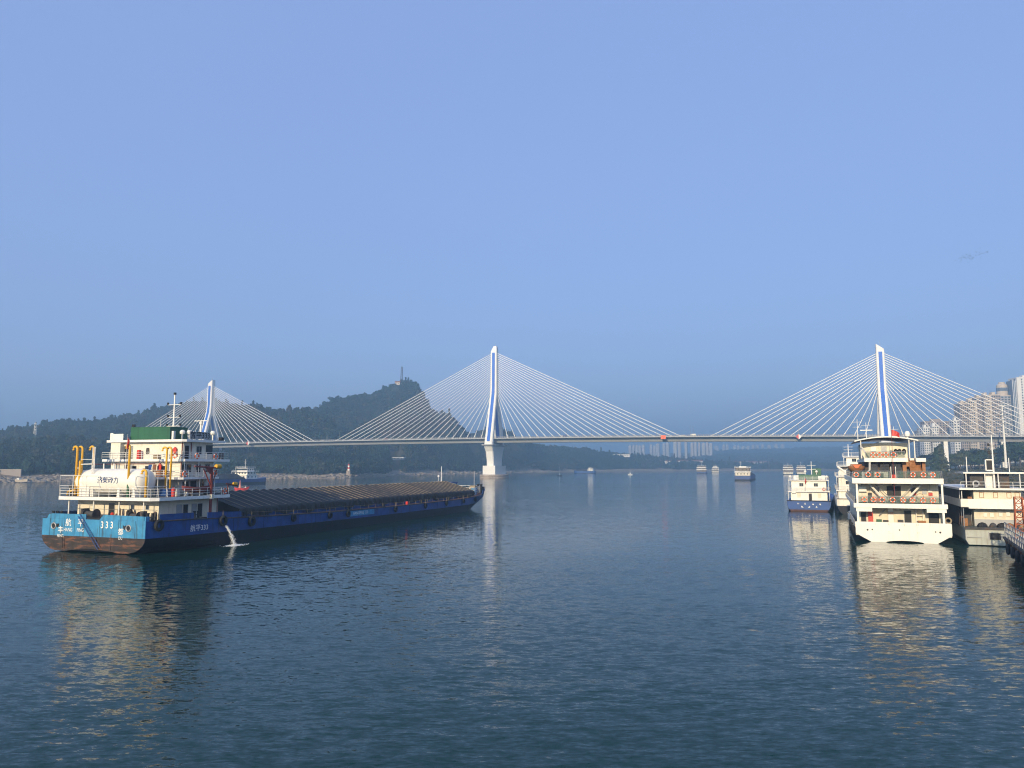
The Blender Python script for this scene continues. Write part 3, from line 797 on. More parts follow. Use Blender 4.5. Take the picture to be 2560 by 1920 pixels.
def life_ring(ship, x, y, z, face, label, group, size=0.40, tilt=0.0):
    """life ring hanging on a rail: a thing of its own, given in the ship's coordinates"""
    def ring(): me = MB().torus(size, size*0.27, n=24, m=8).mesh('life_ring', True); me.materials.append(M['orange']); return me
    def band():
        me = MB().torus(size, size*0.285, R(-13), R(13), n=4, m=8).mesh('white_band', True); me.materials.append(M['text_w']); return me
    def rope():
        b = MB()
        for k in range(4):
            a0, a1 = R(45+90*k), R(135+90*k)
            b.tube([(math.cos(a0)*size*1.28, 0, math.sin(a0)*size*1.28), (math.cos((a0+a1)/2)*size*1.36, 0, math.sin((a0+a1)/2)*size*1.36), (math.cos(a1)*size*1.28, 0, math.sin(a1)*size*1.28)], .02, 4)
        me = b.mesh('grab_line'); me.materials.append(M['rope']); return me
    p = ship.matrix_world @ Vector((x, y, z))
    o = put('life_ring', shared(('lr', size), ring), None, None, p, (tilt, 0, ship.rotation_euler.z + FACE[face]))
    tag(o, label, 'life ring', group)
    for k in range(4): put('white_band', shared(('lb', size), band), None, o, None, (0, R(45 + 90*k), 0))
    put('grab_line', shared(('lg', size), rope), None, o)
    return o

def text_arrays(s, size, bold=0.0):
    cu = bpy.data.curves.new('lettering', 'FONT'); cu.body = s; cu.size = size; cu.align_x = 'CENTER'; cu.align_y = 'CENTER'
    cu.offset = bold; cu.resolution_u = 3
    o = bpy.data.objects.new('lettering_source', cu); COL.objects.link(o)
    dg = bpy.context.evaluated_depsgraph_get()
    me = bpy.data.meshes.new_from_object(o.evaluated_get(dg))
    V = [tuple(v.co) for v in me.vertices]; F = [tuple(p.vertices) for p in me.polygons]
    bpy.data.objects.remove(o); bpy.data.meshes.remove(me); bpy.data.curves.remove(cu)
    return V, F
def lettering(parent, s, size, fn, mat, bold=0.0, sx=1.0):
    """flat letters laid on a surface: fn(u, v) gives the point for letter coordinates"""
    V, F = text_arrays(s, size, bold)
    me = bpy.data.meshes.new('lettering')
    me.from_pydata([tuple(fn(v[0]*sx, v[1])) for v in V], [], F)
    return put('lettering', me, M[mat], parent)

def tyre(ship, x, y, z, face, label, group, size=0.55):
    def t():
        me = MB().torus(size*.72, size*.30, n=18, m=8).mesh('tyre_fender', True); me.materials.append(M['rubber']); return me
    p = ship.matrix_world @ Vector((x, y, z))
    o = tag(put('tyre_fender', shared(('ty', size), t), None, None, p, (0, 0, ship.rotation_euler.z + FACE[face])), label, 'tyre fender', group)
    put('hanging_rope', shared(('tr', size), lambda: MB().tube([(-.08, .05, size*.7), (0, .12, size*.7+1.0)], .03, 5).tube([(.08, .05, size*.7), (0, .12, size*.7+1.0)], .03, 5).mesh('hanging_rope')), M['rope'], o)
    return o

def hull_loft(secs, mat, parent, name='hull', n_lo=None):
    b = MB(); b.loft(secs); return b.build(name, mat, parent)

def bitts(parent, x, y, z, along='y', s=1.0):
    def f():
        b = MB(); b.box(-.55, .55, -.22, .22, 0, .1)
        for k in (-.3, .3): b.lathe([(.13, .1), (.13, .72), (.17, .74), (.17, .82), (.05, .84)], (k, 0, 0), 10)
        b.tube([(-.5, 0, .42), (.5, 0, .42)], .045, 6)
        me = b.mesh('bollard_pair'); me.materials.append(M['black']); return me
    return put('bollard_pair', shared('bitts', f), None, parent, (x, y, z), (0, 0, math.pi/2 if along == 'y' else 0), (s, s, s))

def ship_root(name, x, y, theta, label, cat='ship', group=None):
    o = empty(name, (x, y, 0), -R(theta), label, cat, group)
    bpy.context.view_layer.update()
    return o

def flag_on(ship, x, y, z0, z1, fl_z, label, side=1, w_=1.3, h=0.85, hang=False, pole='steel'):
    o = empty('flag', ship.matrix_world @ Vector((x, y, z0)), ship.rotation_euler.z, label, 'flag')
    MB().tube([(0,0,0), (0,0,z1-z0)], .045, 6, .03).build('flagpole', M[pole], o)
    if hang: f = lambda u, v: (side*(0.05 + .30*u + .10*math.sin(v*7)*u), .12*math.sin(u*9 + v*3), fl_z - z0 - v*h*1.7 - u*.35)
    else: f = lambda u, v: (side*(0.05 + u*w_), .16*math.sin(u*7 + v*1.5)*u, fl_z - z0 - v*h*(1-.25*u) - u*u*.55)
    MB().grid(14, 6, f).build('flag_cloth', M['red'], o, smooth=True)
    return o

# ================================================================ THE LADEN BARGE
barge = ship_root('cargo_barge', -59.9, 110.9, 20.0, 'long laden river barge with light blue stern and brown tarpaulin covered hold', 'barge')
BW = 10.4
def deck_h(y):          # sheer of the deck edge
    return float(np.interp(y, [0, 8, 18, 40, 70, 105, 122, 131], [4.6, 4.5, 4.1, 3.55, 3.35, 3.45, 3.9, 4.4]))
def boot_h(y): return float(np.interp(y, [0, 18, 60, 125, 131], [2.25, 2.05, 1.7, 1.75, 2.0]))
def half_w(y, z):
    """half breadth of the hull at station y, height z"""
    full = float(np.interp(y, [0, 4, 12, 108, 120, 127, 131], [9.75, 10.2, BW, BW, 9.8, 8.6, 7.0]))
    # stern counter: bilge rises towards the transom
    k = float(np.interp(y, [0, 5, 14], [1.0, 0.55, 0.0]))
    if k > 0 and z < 2.3:
        t = max(0.0, min(1.0, (2.3 - z) / 2.2))
        full = full * (1 - k*0.36*(1 - math.sqrt(max(0, 1 - t*t))))
    # bow rake
    kb = float(np.interp(y, [112, 131], [0, 1]))
    if kb > 0: full *= 1 - 0.30*kb*max(0, min(1, (3.6 - z)/3.6))
    return full
def hull_part(name, zlo, zhi, mat, ys):
    secs = []
    for y in ys:
        z0, z1 = zlo(y), zhi(y)
        zs = np.linspace(z0, z1, 7)
        yo = [float(np.interp(y, [112, 131], [0, -7.0*max(0, (3.2-z)/3.2)**1.0])) if y > 112 else 0 for z in zs]
        secs.append([(half_w(y, z), y+o, z) for z, o in zip(zs, yo)] + [(-half_w(y, z), y+o, z) for z, o in zip(zs[::-1], yo[::-1])])
    return MB().loft(secs).build(name, mat, barge)
ys = [0.02, 2, 4, 7, 10, 14, 20, 30, 45, 60, 75, 90, 105, 112, 117, 121, 124, 127, 129, 131]
def keel(y): return float(np.interp(y, [0, 6, 12, 131], [0.25, -0.5, -1.2, -1.2]))
hull_part('hull_boot', keel, lambda y: boot_h(y)-.01, M['hullblack'], ys)
hull_part('hull_side', boot_h, deck_h, M['hullblue'], ys)
MB().loft([[(half_w(y, 5)-.08, y, deck_h(y)+.012), (-half_w(y, 5)+.08, y, deck_h(y)+.012)] for y in ys], closed=False).build('main_deck', M['deckred'], barge)
rub = MB()
for s in (-1, 1): rub.tube([(s*(half_w(y, 4)+.04), y, deck_h(y)-.02) for y in ys[1:]], .11, 6)
rub.build('rubbing_strake', M['dgrey'], barge)
# transom: light blue plate above, rusty black below, arched bottom over the propellers
def transom_edge(z): return half_w(0, z)
def transom_poly(z0, z1, arch=False):
    zs = np.linspace(z0, z1, 10)
    r = [(transom_edge(z), z) for z in zs]
    l = [(-transom_edge(z), z) for z in zs[::-1]]
    if arch: l += [(x, z0 + .42*max(0, 1-abs(x)/4.8)**.6) for x in np.linspace(-4.8, 4.8, 13)]
    return r + l
MB().prism(transom_poly(.12, 2.25, True), -.10, 0.0).build('transom_lower_plate', M['rustblack'], barge)
MB().prism(transom_poly(2.262, 3.52), -.13, 0.0).build('transom_middle_plate', M['lblue'], barge)
MB().prism(transom_poly(3.524, 4.68), -.12, 0.0).build('transom_upper_plate', M['lblue'], barge)
bw = MB()     # bulwark above the transom with a stepped gap
bw.prism([(-8.9, 4.69), (-1.35, 4.69), (-1.35, 5.40), (-7.9, 5.40), (-8.6, 5.28)], -.10, .02)
bw.prism([(1.25, 4.69), (9.4, 4.69), (9.3, 5.30), (5, 5.36), (2.0, 5.40)], -.10, .02)
bw.build('stern_bulwark', M['lblue'], barge)
MB().box(-1.33, 1.23, .05, .25, 4.6, 4.95).build('stern_roller', M['black'], barge)
MB().prism([(9.45, 5.28), (9.45, 4.2), (9.7, 4.2), (9.7, 5.28)], -.06, .6).build('bulwark_end', M['lblue'], barge)
# mooring pipes
for x in (-7.45, 6.75):
    MB().torus(.42, .10, n=18).build('fairlead', M['steel'], barge, (x, -.15, 3.62))
    MB().lathe([(.36, -.02), (.36, .02)], (x, -.14, 3.62), 16, 'y').build('fairlead_hole', M['black'], barge)
    MB().grid(6, 4, lambda u, v, x=x: (x + (1.1 - .1*v)*(1 if x < 0 else -1)*(.45+u*.5), -.138, 3.95 - v*.5 + .08*math.sin(u*9))).build('rubbed_patch', M['black'], barge)
# stern ladder leaning across the transom
ld = MB()
a, b_ = Vector((-2.55, -.28, 5.3)), Vector((1.75, -.42, .65))
off = Vector((.34, 0, .30))
ld.tube([a-off*.5, b_-off*.5], .05, 5); ld.tube([a+off*.5, b_+off*.5], .05, 5)
for i in range(1, 17):
    p = a.lerp(b_, i/17); ld.tube([p-off*.5, p+off*.5], .032, 4)
ld.build('stern_ladder', M['hullblue'], barge)
for x in (-5.6, -5.2, .9, 3.6): MB().box(x-.05, x+.05, -.16, -.102, .5, 2.1 + (.6 if x > 3 else 0)).build('plate_seam', M['rustblack'], barge)
for y in np.arange(17, 122, 7.5):
    MB().box(half_w(y, 2.6)-.02, half_w(y, 2.6)+.012, y-.035, y+.035, boot_h(y)+.02, deck_h(y)-.15).build('plate_seam', M['hullblack'], barge)
for x in (-8.2, -3.4, 1.4, 4.9, 7.9): MB().box(x-.02, x+.02, -.142, -.131, 2.3, 4.66).build('plate_seam', M['rubber'], barge)
# lettering on the transom and the sides
def on_stern(cx, cz): return lambda u, v: (cx+u, -.145, cz+v)
lettering(barge, '航', 1.15, on_stern(-4.62, 4.10), 'text_w', .012)
lettering(barge, '平', 1.15, on_stern(-2.25, 4.10), 'text_w', .012)
lettering(barge, 'HANG', .72, on_stern(-4.62, 3.12), 'text_w', .004, .82)
lettering(barge, 'PING', .72, on_stern(-2.25, 3.12), 'text_w', .004, .82)
lettering(barge, '3 3 3', 1.35, on_stern(2.75, 3.95), 'text_w', .02, .85)
lettering(barge, '丰', 1.0, on_stern(-6.1, 3.05), 'text_w', .012)
lettering(barge, 'FENG', .62, on_stern(-6.05, 2.22), 'text_w', .004, .82)
lettering(barge, '都', 1.0, on_stern(5.35, 3.05), 'text_w', .012)
lettering(barge, 'DU', .62, on_stern(5.35, 2.22), 'text_w', .004, .82)
def on_side(cy, cz): return lambda u, v: (half_w(cy+u, cz+v)+.02, cy+u, cz+v)
lettering(barge, '航平333', 1.05, on_side(9.6, 3.05), 'text_w', .006)
lettering(barge, 'HANGPING  333', .8, on_side(55.5, 2.72), 'text_w', .004)
MB().grid(8, 3, lambda u, v: (BW+.006, 51+u*10, 2.2+v*1.05)).build('name_panel', M['lblue'], barge)
# rubber skirt & side bulwarks
for y0, y1 in ((2.2, 8.4), (11.2, 18.8)):
    MB().loft([[(half_w(y, 4)+.01, y, deck_h(y)+.02), (half_w(y, 4)+.01, y, deck_h(y)+.92), (half_w(y, 4)-.10, y, deck_h(y)+.92), (half_w(y, 4)-.10, y, deck_h(y)+.02)] for y in np.linspace(y0, y1, 6)]).build('side_bulwark', M['hullblue'], barge)
for y0, y1 in ((2.2, 18.8),):
    MB().loft([[(-half_w(y, 4)-.01, y, deck_h(y)+.02), (-half_w(y, 4)-.01, y, deck_h(y)+.92), (-half_w(y, 4)+.10, y, deck_h(y)+.92), (-half_w(y, 4)+.10, y, deck_h(y)+.02)] for y in np.linspace(y0, y1, 6)]).build('side_bulwark', M['hullblue'], barge)
for x, y in ((9.2, 1.2), (8.6, .9), (9.5, 9.8), (-8.4, .8), (-7.6, .8)): bitts(barge, x, y, deck_h(y), 'x' if y < 2 else 'y', 1.35)
for y in (20.5, 26, 38, 52, 66, 84, 100, 114): bitts(barge, 9.75, y, deck_h(y), 'y', 1.1)

# ---- superstructure
def wall_box(name, x0, x1, y0, y1, z0, z1, mat='white'):
    return MB().box(x0, x1, y0, y1, z0, z1).build(name, M[mat], barge)
def slab(name, x0, x1, y0, y1, z0, z1, mat='fascia', ch=.5):
    return MB().prism([(x0+ch, y0), (x1-ch, y0), (x1, y0+ch), (x1, y1), (x0, y1), (x0, y0+ch)], z0, z1, 'z').build(name, M[mat], barge)
h1 = wall_box('main_deckhouse', -7.8, 7.9, 4.0, 16.2, 4.4, 7.32, 'cream')
slab('poop_deck', -9.6, 9.6, 1.4, 16.9, 7.33, 7.80, ch=.9)
MB().box(-9.3, 9.3, 2.3, 16.7, 7.81, 7.83).build('poop_deck_planking', M['deck'], barge)
h2 = wall_box('engine_casing', -6.2, 6.6, 9.0, 15.2, 7.84, 10.28, 'white')
slab('boat_deck', -8.6, 8.6, 7.3, 15.4, 10.29, 10.62)
h3 = wall_box('accommodation_block', -7.0, 6.9, 8.9, 16.0, 10.63, 12.98, 'white')
slab('bridge_deck', -8.3, 8.2, 7.9, 18.2, 12.99, 13.36)
h4 = wall_box('wheelhouse', -6.9, 6.9, 9.3, 15.6, 13.37, 15.98, 'white')
slab('wheelhouse_roof', -8.0, 8.0, 8.3, 17.2, 15.99, 16.34)
MB().box(-7.6, 7.6, 8.7, 16.9, 16.345, 16.36).build('roof_covering', M['deck'], barge)
# posts under the poop deck overhang
for x in (-7.5, -2.6, 2.3, 6.9):
    MB().tube([(x, 2.2, 4.6), (x, 2.2, 7.33)], .09, 8).build('deck_post', M['railw'], barge)
for y in (8.5, 11.5, 14.8):
    MB().tube([(8.3, y, 7.83), (8.3, y, 10.29)], .06, 6).build('deck_post', M['railw'], barge)
    MB().tube([(8.0, y, 10.63), (8.0, y, 12.99)], .05, 6).build('deck_post', M['railw'], barge)
# railings
MB().rail([(9.45, 16.7, 7.83), (9.45, 7.2, 7.83)], 1.15, 3).build('starboard_railing', M['railw'], barge)
MB().rail([(-9.45, 16.7, 7.83), (-9.45, 2.3, 7.83), (-8.7, 1.55, 7.83), (8.7, 1.55, 7.83), (9.45, 2.3, 7.83), (9.45, 7.2, 7.83)], 1.2, 3, 1.9, .036).build('poop_railing', M['railw'], barge)
tf = MB()      # tall guard frame round the gas tank
tf.rail([(-9.2, 8.2, 7.83), (-9.2, 1.9, 7.83), (-1.2, 1.75, 7.83)], 3.05, 2, 2.6, .036)
tf.rail([(5.6, 1.75, 7.83), (8.0, 1.75, 7.83), (8.0, 5.2, 7.83)], 3.05, 2, 1.9, .036)
tf.build('tank_guard_frame', M['railw'], barge)
MB().rail([(-8.4, 15.2, 10.63), (-8.4, 7.5, 10.63), (8.4, 7.5, 10.63), (8.4, 15.2, 10.63)], 1.05, 3).build('boat_deck_railing', M['railw'], barge)
MB().rail([(-8.1, 18.0, 13.37), (-8.1, 8.1, 13.37), (8.0, 8.1, 13.37), (8.0, 18.0, 13.37), (-8.1, 18.0, 13.37)], 1.05, 3).build('bridge_deck_railing', M['railw'], barge)
# openings
door(barge, -1.0, 3.995, 4.5, 1.05, 2.25, 'S', dark=True)
door(barge, -4.9, 3.995, 4.5, .8, 1.9, 'S', 'cream')
for y, d in ((7.9, False), (9.2, True), (11.0, False), (12.2, True)): door(barge, 7.905, y, 4.5, .9, 2.0, 'R', 'steel', d)
window(barge, 3.0, 3.995, 6.3, .55, .55, 'S'); window(barge, 5.8, 3.995, 6.3, .55, .55, 'S')
window(barge, 6.605, 13.8, 9.4, 1.1, 1.2, 'R', split=2); window(barge, 6.605, 10.4, 9.3, 1.3, 1.2, 'R', split=2)
door(barge, 6.605, 12.0, 7.9, 1.2, 2.1, 'R', dark=True)
for y in (10.6, 12.6, 14.6): window(barge, 6.905, y, 11.95, .85, 1.15, 'R', split=2)
door(barge, 6.905, 9.5, 10.65, .7, 1.9, 'R', dark=True)
window(barge, 6.905, 12.6, 14.75, 1.0, 1.15, 'R', split=2)
door(barge, 6.905, 10.0, 13.39, .8, 2.0, 'R', dark=True)
MB().box(6.91, 6.96, 14.1, 15.55, 14.2, 15.6).build('wheelhouse_side_window', M['glass'], barge)
MB().box(-6.2, 6.2, 15.605, 15.65, 14.3, 15.5).build('wheelhouse_front_window', M['glass'], barge)
door(barge, -4.4, 9.295, 13.39, .75, 2.0, 'S', dark=True); door(barge, -3.5, 9.295, 13.39, .75, 2.0, 'S', 'steel')
MB().box(-6.9, -4.95, 8.6, 9.29, 13.38, 15.98).build('stair_enclosure', M['white'], barge)
for x in (-2.2, .4, 3.6): window(barge, x, 8.895, 11.9, .7, .75, 'S')
for (x, y, z0, z1) in ((7.05, 8.85, 10.65, 12.95), (6.75, 9.2, 13.4, 15.9), (6.96, 10.9, 13.4, 15.9), (8.02, 15.9, 4.6, 7.3)):
    MB().tube([(x, y, z0), (x, y, z1)], .07, 6).build('drain_pipe', M['davit'], barge)
# fire boxes, jackets and vents on the aft walls
for x, y, z, l in ((5.5, 9.2, 14.6, 0), (3.1, 8.8, 12.1, 0)):
    b = MB().box(x-.32, x+.32, y-.22, y, z-.42, z+.32); b.prism([(x-.32, z+.325), (x+.32, z+.325), (x, z+.62)], y-.22, y); b.build('fire_bucket_rack', M['red'], barge)
MB().lathe([(.28, 7.84), (.30, 8.9), (.12, 9.15)], (8.6, 5.9, 0), 12).build('gas_bottle', M['red'], barge)
MB().prism([(-.22, 15.1), (.22, 15.1), (.34, 14.3), (.12, 14.2), (0, 14.6), (-.12, 14.1), (-.34, 14.3)], 9.16, 9.27).build('hanging_overalls', M['dgrey'], barge)
for y in (13.3,): MB().box(6.62, 6.95, y-1.9, y-1.0, 7.9, 8.7).build('air_conditioner', M['white2'], barge)
MB().box(5.2, 7.2, 5.9, 7.8, 7.85, 8.95).build('blue_crate', M['hullblue'], barge)
MB().box(-8.7, -7.1, 3.0, 4.8, 7.85, 9.4).build('winch_control_box', M['black'], barge)
# mooring machinery on the stern deck
mw = MB()
mw.lathe([(.75, -1.0), (.75, -.9), (.45, -.88), (.45, .88), (.75, .9), (.75, 1.0)], (-2.6, 1.9, 5.3), 16, 'x'); mw.box(-3.9, -1.3, 1.4, 2.4, 4.6, 4.95); mw.box(-4.1, -3.7, 1.3, 2.5, 4.6, 6.1)
mw.build('mooring_winch', M['dgrey'], barge)
mw = MB(); mw.lathe([(.6, -.8), (.6, -.72), (.35, -.7), (.35, .7), (.6, .72), (.6, .8)], (5.6, 2.0, 5.2), 16, 'x'); mw.box(4.4, 6.8, 1.6, 2.4, 4.6, 4.9); mw.box(6.9, 7.5, 1.6, 2.3, 4.6, 5.9)
mw.build('mooring_winch', M['dgrey'], barge)
for i, (x, h, m_) in enumerate(((2.9, 1.3, 'black'), (3.4, 1.5, 'black'), (4.0, 1.0, 'wood'), (8.0, 1.2, 'dgrey'), (1.2, 1.6, 'rope'), (-.1, .9, 'red'))):
    b = MB(); b.lathe([(.24, 4.6), (.26, 4.6+h*.8), (.12, 4.6+h)], (x, 3.3, 0), 10); b.build('deck_gear', M[m_], barge)

# everyday clutter on the poop and boat decks
for i, (x, y, z, sx, sy, sz, m_, nm) in enumerate(((-7.6, 6.2, 7.84, .9, .7, 1.1, 'steel', 'pump_housing'), (-6.0, 7.0, 7.84, .5, .5, 1.5, 'green', 'oil_drum'), (7.9, 7.4, 7.84, .6, .6, 1.0, 'cream', 'tool_locker'), (8.4, 9.0, 7.84, .5, .8, .8, 'white2', 'foam_box'),
    (-2.0, 8.2, 10.63, 1.4, .35, .9, 'wood', 'flower_trough'), (4.2, 8.0, 10.63, 1.9, .4, 1.0, 'wood', 'slatted_bench'), (.6, 8.3, 10.63, .6, .5, 1.3, 'dgrey', 'vent_cowl'), (-5.6, 8.4, 10.63, .8, .5, 1.0, 'white2', 'washing_machine'),
    (7.3, 9.6, 10.63, .5, .9, .9, 'steel', 'deck_chest'), (-1.2, 8.7, 13.38, .5, .4, 1.4, 'red', 'extinguisher_rack'), (2.2, 8.8, 13.38, .9, .4, .7, 'rope', 'rope_locker'), (7.5, 17.0, 13.38, .5, .5, 1.0, 'dgrey', 'wing_console'))):
    MB().loft([[(x-sx/2, y-sy/2, z), (x+sx/2, y-sy/2, z), (x+sx/2, y+sy/2, z), (x-sx/2, y+sy/2, z)], [(x-sx/2, y-sy/2, z+sz*.9), (x+sx/2, y-sy/2, z+sz*.9), (x+sx/2, y+sy/2, z+sz*.9), (x-sx/2, y+sy/2, z+sz*.9)], [(x-sx*.42, y-sy*.42, z+sz), (x+sx*.42, y-sy*.42, z+sz), (x+sx*.42, y+sy*.42, z+sz), (x-sx*.42, y+sy*.42, z+sz)]]).build(nm, M[m_], barge)
MB().tube([(-6.8, 8.1, 12.6), (6.6, 8.1, 12.5)], .015, 4).build('washing_line', M['rope'], barge)
for x, m_ in ((-3.4, 'dgrey'), (-2.5, 'steel'), (1.4, 'hullblue'), (2.3, 'rust')): MB().grid(3, 4, lambda u, v, x=x: (x+u*.7, 8.1+.06*math.sin(v*5+x), 12.52-v*(1.0+.2*math.sin(x*3)))).build('hung_laundry', M[m_], barge)
for z in (5.9, 6.6): MB().tube([(-7.7, 3.93, z), (7.7, 3.93, z+.05)], .03, 5).build('wall_pipe', M['steel'], barge)
# ---- gas tank across the poop deck
TA, TZ, TR = 3.6, 10.05, 1.85
tank = MB()
prof = [(0.02, -5.35)] + [(TR*math.sin(a), -4.6 - .75*math.cos(a)) for a in np.linspace(.25, math.pi/2, 6)] + [(TR, 5.3)] + [(TR*math.cos(a), 5.3 + 1.15*math.sin(a)) for a in np.linspace(.2, math.pi/2-.02, 8)]
tank.lathe(prof, (0, TA, TZ), 40, 'x')
tk = tank.build('gas_tank', M['white2'], barge, smooth=True)
lettering(tk, '济柴动力', 1.02, lambda u, v: (.35+u, TA - (TR+.02)*math.cos(v/TR), TZ+.12 + (TR+.02)*math.sin(v/TR)), 'text_b', .012)
lettering(tk, 'JICHAI  POWER', .30, lambda u, v: (.35+u, TA - (TR+.02)*math.cos((v-.62)/TR), TZ+.10 + (TR+.02)*math.sin((v-.62)/TR)), 'text_f', .004)
cb = MB(); cb.lathe([(1.2, -6.75), (1.62, -6.45), (1.72, -5.9), (1.72, -4.5)], (0, TA, TZ-.05), 28, 'x'); cb.build('cold_box', M['white2'], barge, smooth=True)
MB().box(-5.3, -3.4, 1.9, 2.1, 7.85, 10.0).build('cold_box_panel', M['white2'], barge)
for x in (-2.9, 2.2, 5.0):
    MB().prism([(x-.28, 7.84), (x+.28, 7.84), (x+.18, 9.3), (x-.18, 9.3)], 2.0, 5.2).build('tank_saddle', M['white2'], barge)
for x in (-4.8, -2.6, -.6, 1.6): MB().tube([(x, TA, TZ+TR-.05), (x, TA, TZ+TR+.75)], .09, 8).build('vent_stub', M['white2'], barge)
MB().tube([(-8.5, 4.4, 12.55), (5.6, 5.2, 12.62)], .06, 6).build('awning_rail', M['davit'], barge)
# yellow vent pipes
def hook(x, y, z0, z1, r, dirx=-1, name='vent_pipe', R_=.42):
    pts = [(x, y, z0), (x, y, z1-R_)] + [(x + dirx*(R_ - R_*math.cos(a)), y, z1-R_+R_*math.sin(a)) for a in np.linspace(.35, math.pi, 8)] + [(x + dirx*2*R_, y, z1-R_-.15)]
    return MB().tube(pts, r, 10).build(name, M['yellow'], barge, smooth=True)
hook(-6.3, 2.1, 8.0, 15.2, .17); hook(-5.75, 2.5, 8.0, 15.2, .15)
MB().tube([(-5.5, 2.0, 7.9), (-5.5, 2.0, 13.1)], .17, 10).build('vent_pipe', M['yellow'], barge)
hook(-3.55, 2.6, 12.4, 15.2, .17)
for x in (-3.0, -2.8, -3.25): MB().tube([(x, 2.1, 7.9), (x, 2.1, 15.1)], .055, 6).build('white_riser', M['railw'], barge)
hook(4.05, 1.95, 9.6, 15.3, .17, R_=.35)
MB().tube([(4.05, 1.95, 7.85), (4.05, 1.95, 9.62)], .175, 10).build('vent_pipe_foot', M['green'], barge)
hook(7.35, 5.6, 8.9, 15.05, .14, -1); hook(7.75, 6.1, 8.9, 15.05, .14, -1)
hook(7.1, 2.2, 7.85, 11.7, .17, -1)
MB().tube([(-8.0, 2.2, 8.0), (-7.9, 2.2, 8.5), (-6.3, 2.2, 8.75)], .16, 8).build('vent_pipe', M['yellow'], barge)
MB().tube([(-6.3, 2.1, 12.0), (-5.5, 2.05, 12.0)], .07, 6).build('pipe_bracket', M['railw'], barge)
MB().tube([(-5.5, 2.05, 12.55), (-3.2, 2.1, 12.6)], .08, 6).build('pipe_bracket', M['railw'], barge)
MB().tube([(-5.5, 2.05, 13.3), (-3.3, 2.5, 13.25)], .04, 6).build('pipe_bracket', M['railw'], barge)
# ---- roof gear
MB().box(-5.0, 3.0, 10.5, 14.2, 16.37, 18.45).build('roof_water_tank', M['green'], barge)
MB().box(-7.6, -7.0, 9.0, 9.2, 16.36, 17.5).box(-7.0, -4.9, 9.0, 9.06, 16.36, 17.35).build('roof_locker', M['white2'], barge)
lb = MB().box(4.9, 5.25, 8.9, 9.3, 16.36, 17.65).build('sign_post', M['white2'], barge)
sg = MB().box(7.36, 7.44, 10.0, 14.4, 16.45, 17.6).build('name_board', M['steel'], barge)
lettering(sg, '航平333', 1.2, lambda u, v: (7.455, 12.2+u, 17.0+v), 'text_k', .02)
mast = MB(); mast.tube([(2.2, 12.0, 18.4), (2.2, 12.0, 23.6)], .16, 10, .10); mast.build('signal_mast', M['railw'], barge)
for z, w_, m_ in ((22.0, 1.3, 'railw'), (20.0, 1.2, 'railw'), (18.6, 1.35, 'railw')):
    a = MB(); a.tube([(2.2-w_, 12, z), (2.2+w_, 12, z)], .06, 6); o = a.build('mast_crossarm', M[m_], barge)
    for s in (-1, 1): MB().box(2.2+s*w_-.13, 2.2+s*w_+.13, 11.9, 12.1, z+.03, z+.38).build('signal_lamp', M['black'], o)
MB().box(2.05, 2.35, 11.85, 12.15, 23.6, 23.95).build('masthead_lamp', M['black'], barge)
MB().tube([(-.6, 12.2, 18.4), (-.6, 12.2, 19.8)], .04, 6).build('whip_aerial', M['railw'], barge)
MB().box(-4.7, -4.15, 10.4, 10.6, 18.5, 18.9).tube([(-4.42, 10.5, 18.45), (-4.42, 10.5, 18.6)], .05, 5).build('searchlight', M['black'], barge)
rd = MB(); rd.tube([(6.2, 13.6, 16.36), (6.2, 13.6, 18.9)], .16, 8); rd.lathe([(.25, 18.9), (.3, 19.2), (.1, 19.35)], (6.2, 13.6, 0), 10); rd.box(4.9, 7.5, 13.52, 13.68, 19.38, 19.5); rd.build('radar_scanner', M['railw'], barge)
for x, y in ((5.4, 12.0), (5.0, 11.0), (7.2, 15.2), (3.8, 14.8)):
    MB().lathe([(.10, 16.36), (.12, 17.2), (.38, 17.3), (.42, 17.6), (.28, 17.85), (.05, 17.92)], (x, y, 0), 12).build('satellite_dome', M['white2'], barge)
MB().box(7.3, 7.9, 16.4, 17.0, 16.36, 16.9).build('navigation_light_box', M['black'], barge)
MB().box(-7.9, -7.3, 16.4, 17.0, 16.36, 16.9).build('navigation_light_box', M['black'], barge)
# ---- boat davit on the starboard side
dv = MB(); dv.box(9.35, 9.65, 12.55, 12.85, 4.4, 12.1)
dv.build('boat_davit_post', M['davit'], barge)
da = MB(); da.tube([(9.5, 9.0, 12.25), (9.5, 14.0, 12.0)], .14, 6); da.tube([(9.5, 12.7, 9.0), (9.5, 10.9, 11.9)], .09, 6); da.tube([(9.5, 12.8, 9.4), (9.5, 13.8, 11.7)], .07, 6)
da.prism([(11.2, 12.15), (12.6, 12.1), (12.6, 11.1), (12.3, 11.1)], 9.44, 9.56, 'x'); da.build('boat_davit_arm', M['davit'], barge)
MB().lathe([(.28, 13.5), (.34, 13.6), (.34, 14.5), (.2, 14.6)], (9.5, 0, 12.25), 10, 'y').build('davit_motor', M['yellow'], barge)
MB().box(9.2, 9.9, 12.4, 13.0, 7.25, 7.95).build('davit_deck_collar', M['cream'], barge)
MB().tube([(9.6, 16.0, 9.5), (9.6, 18.6, 9.1)], .12, 6).tube([(9.5, 16.3, 7.9), (9.6, 16.4, 9.5)], .1, 6).build('small_davit', M['davit'], barge)
MB().lathe([(.22, 17.6), (.3, 17.7), (.3, 18.3), (.15, 18.4)], (9.6, 0, 9.45), 10, 'y').build('davit_motor', M['yellow'], barge)

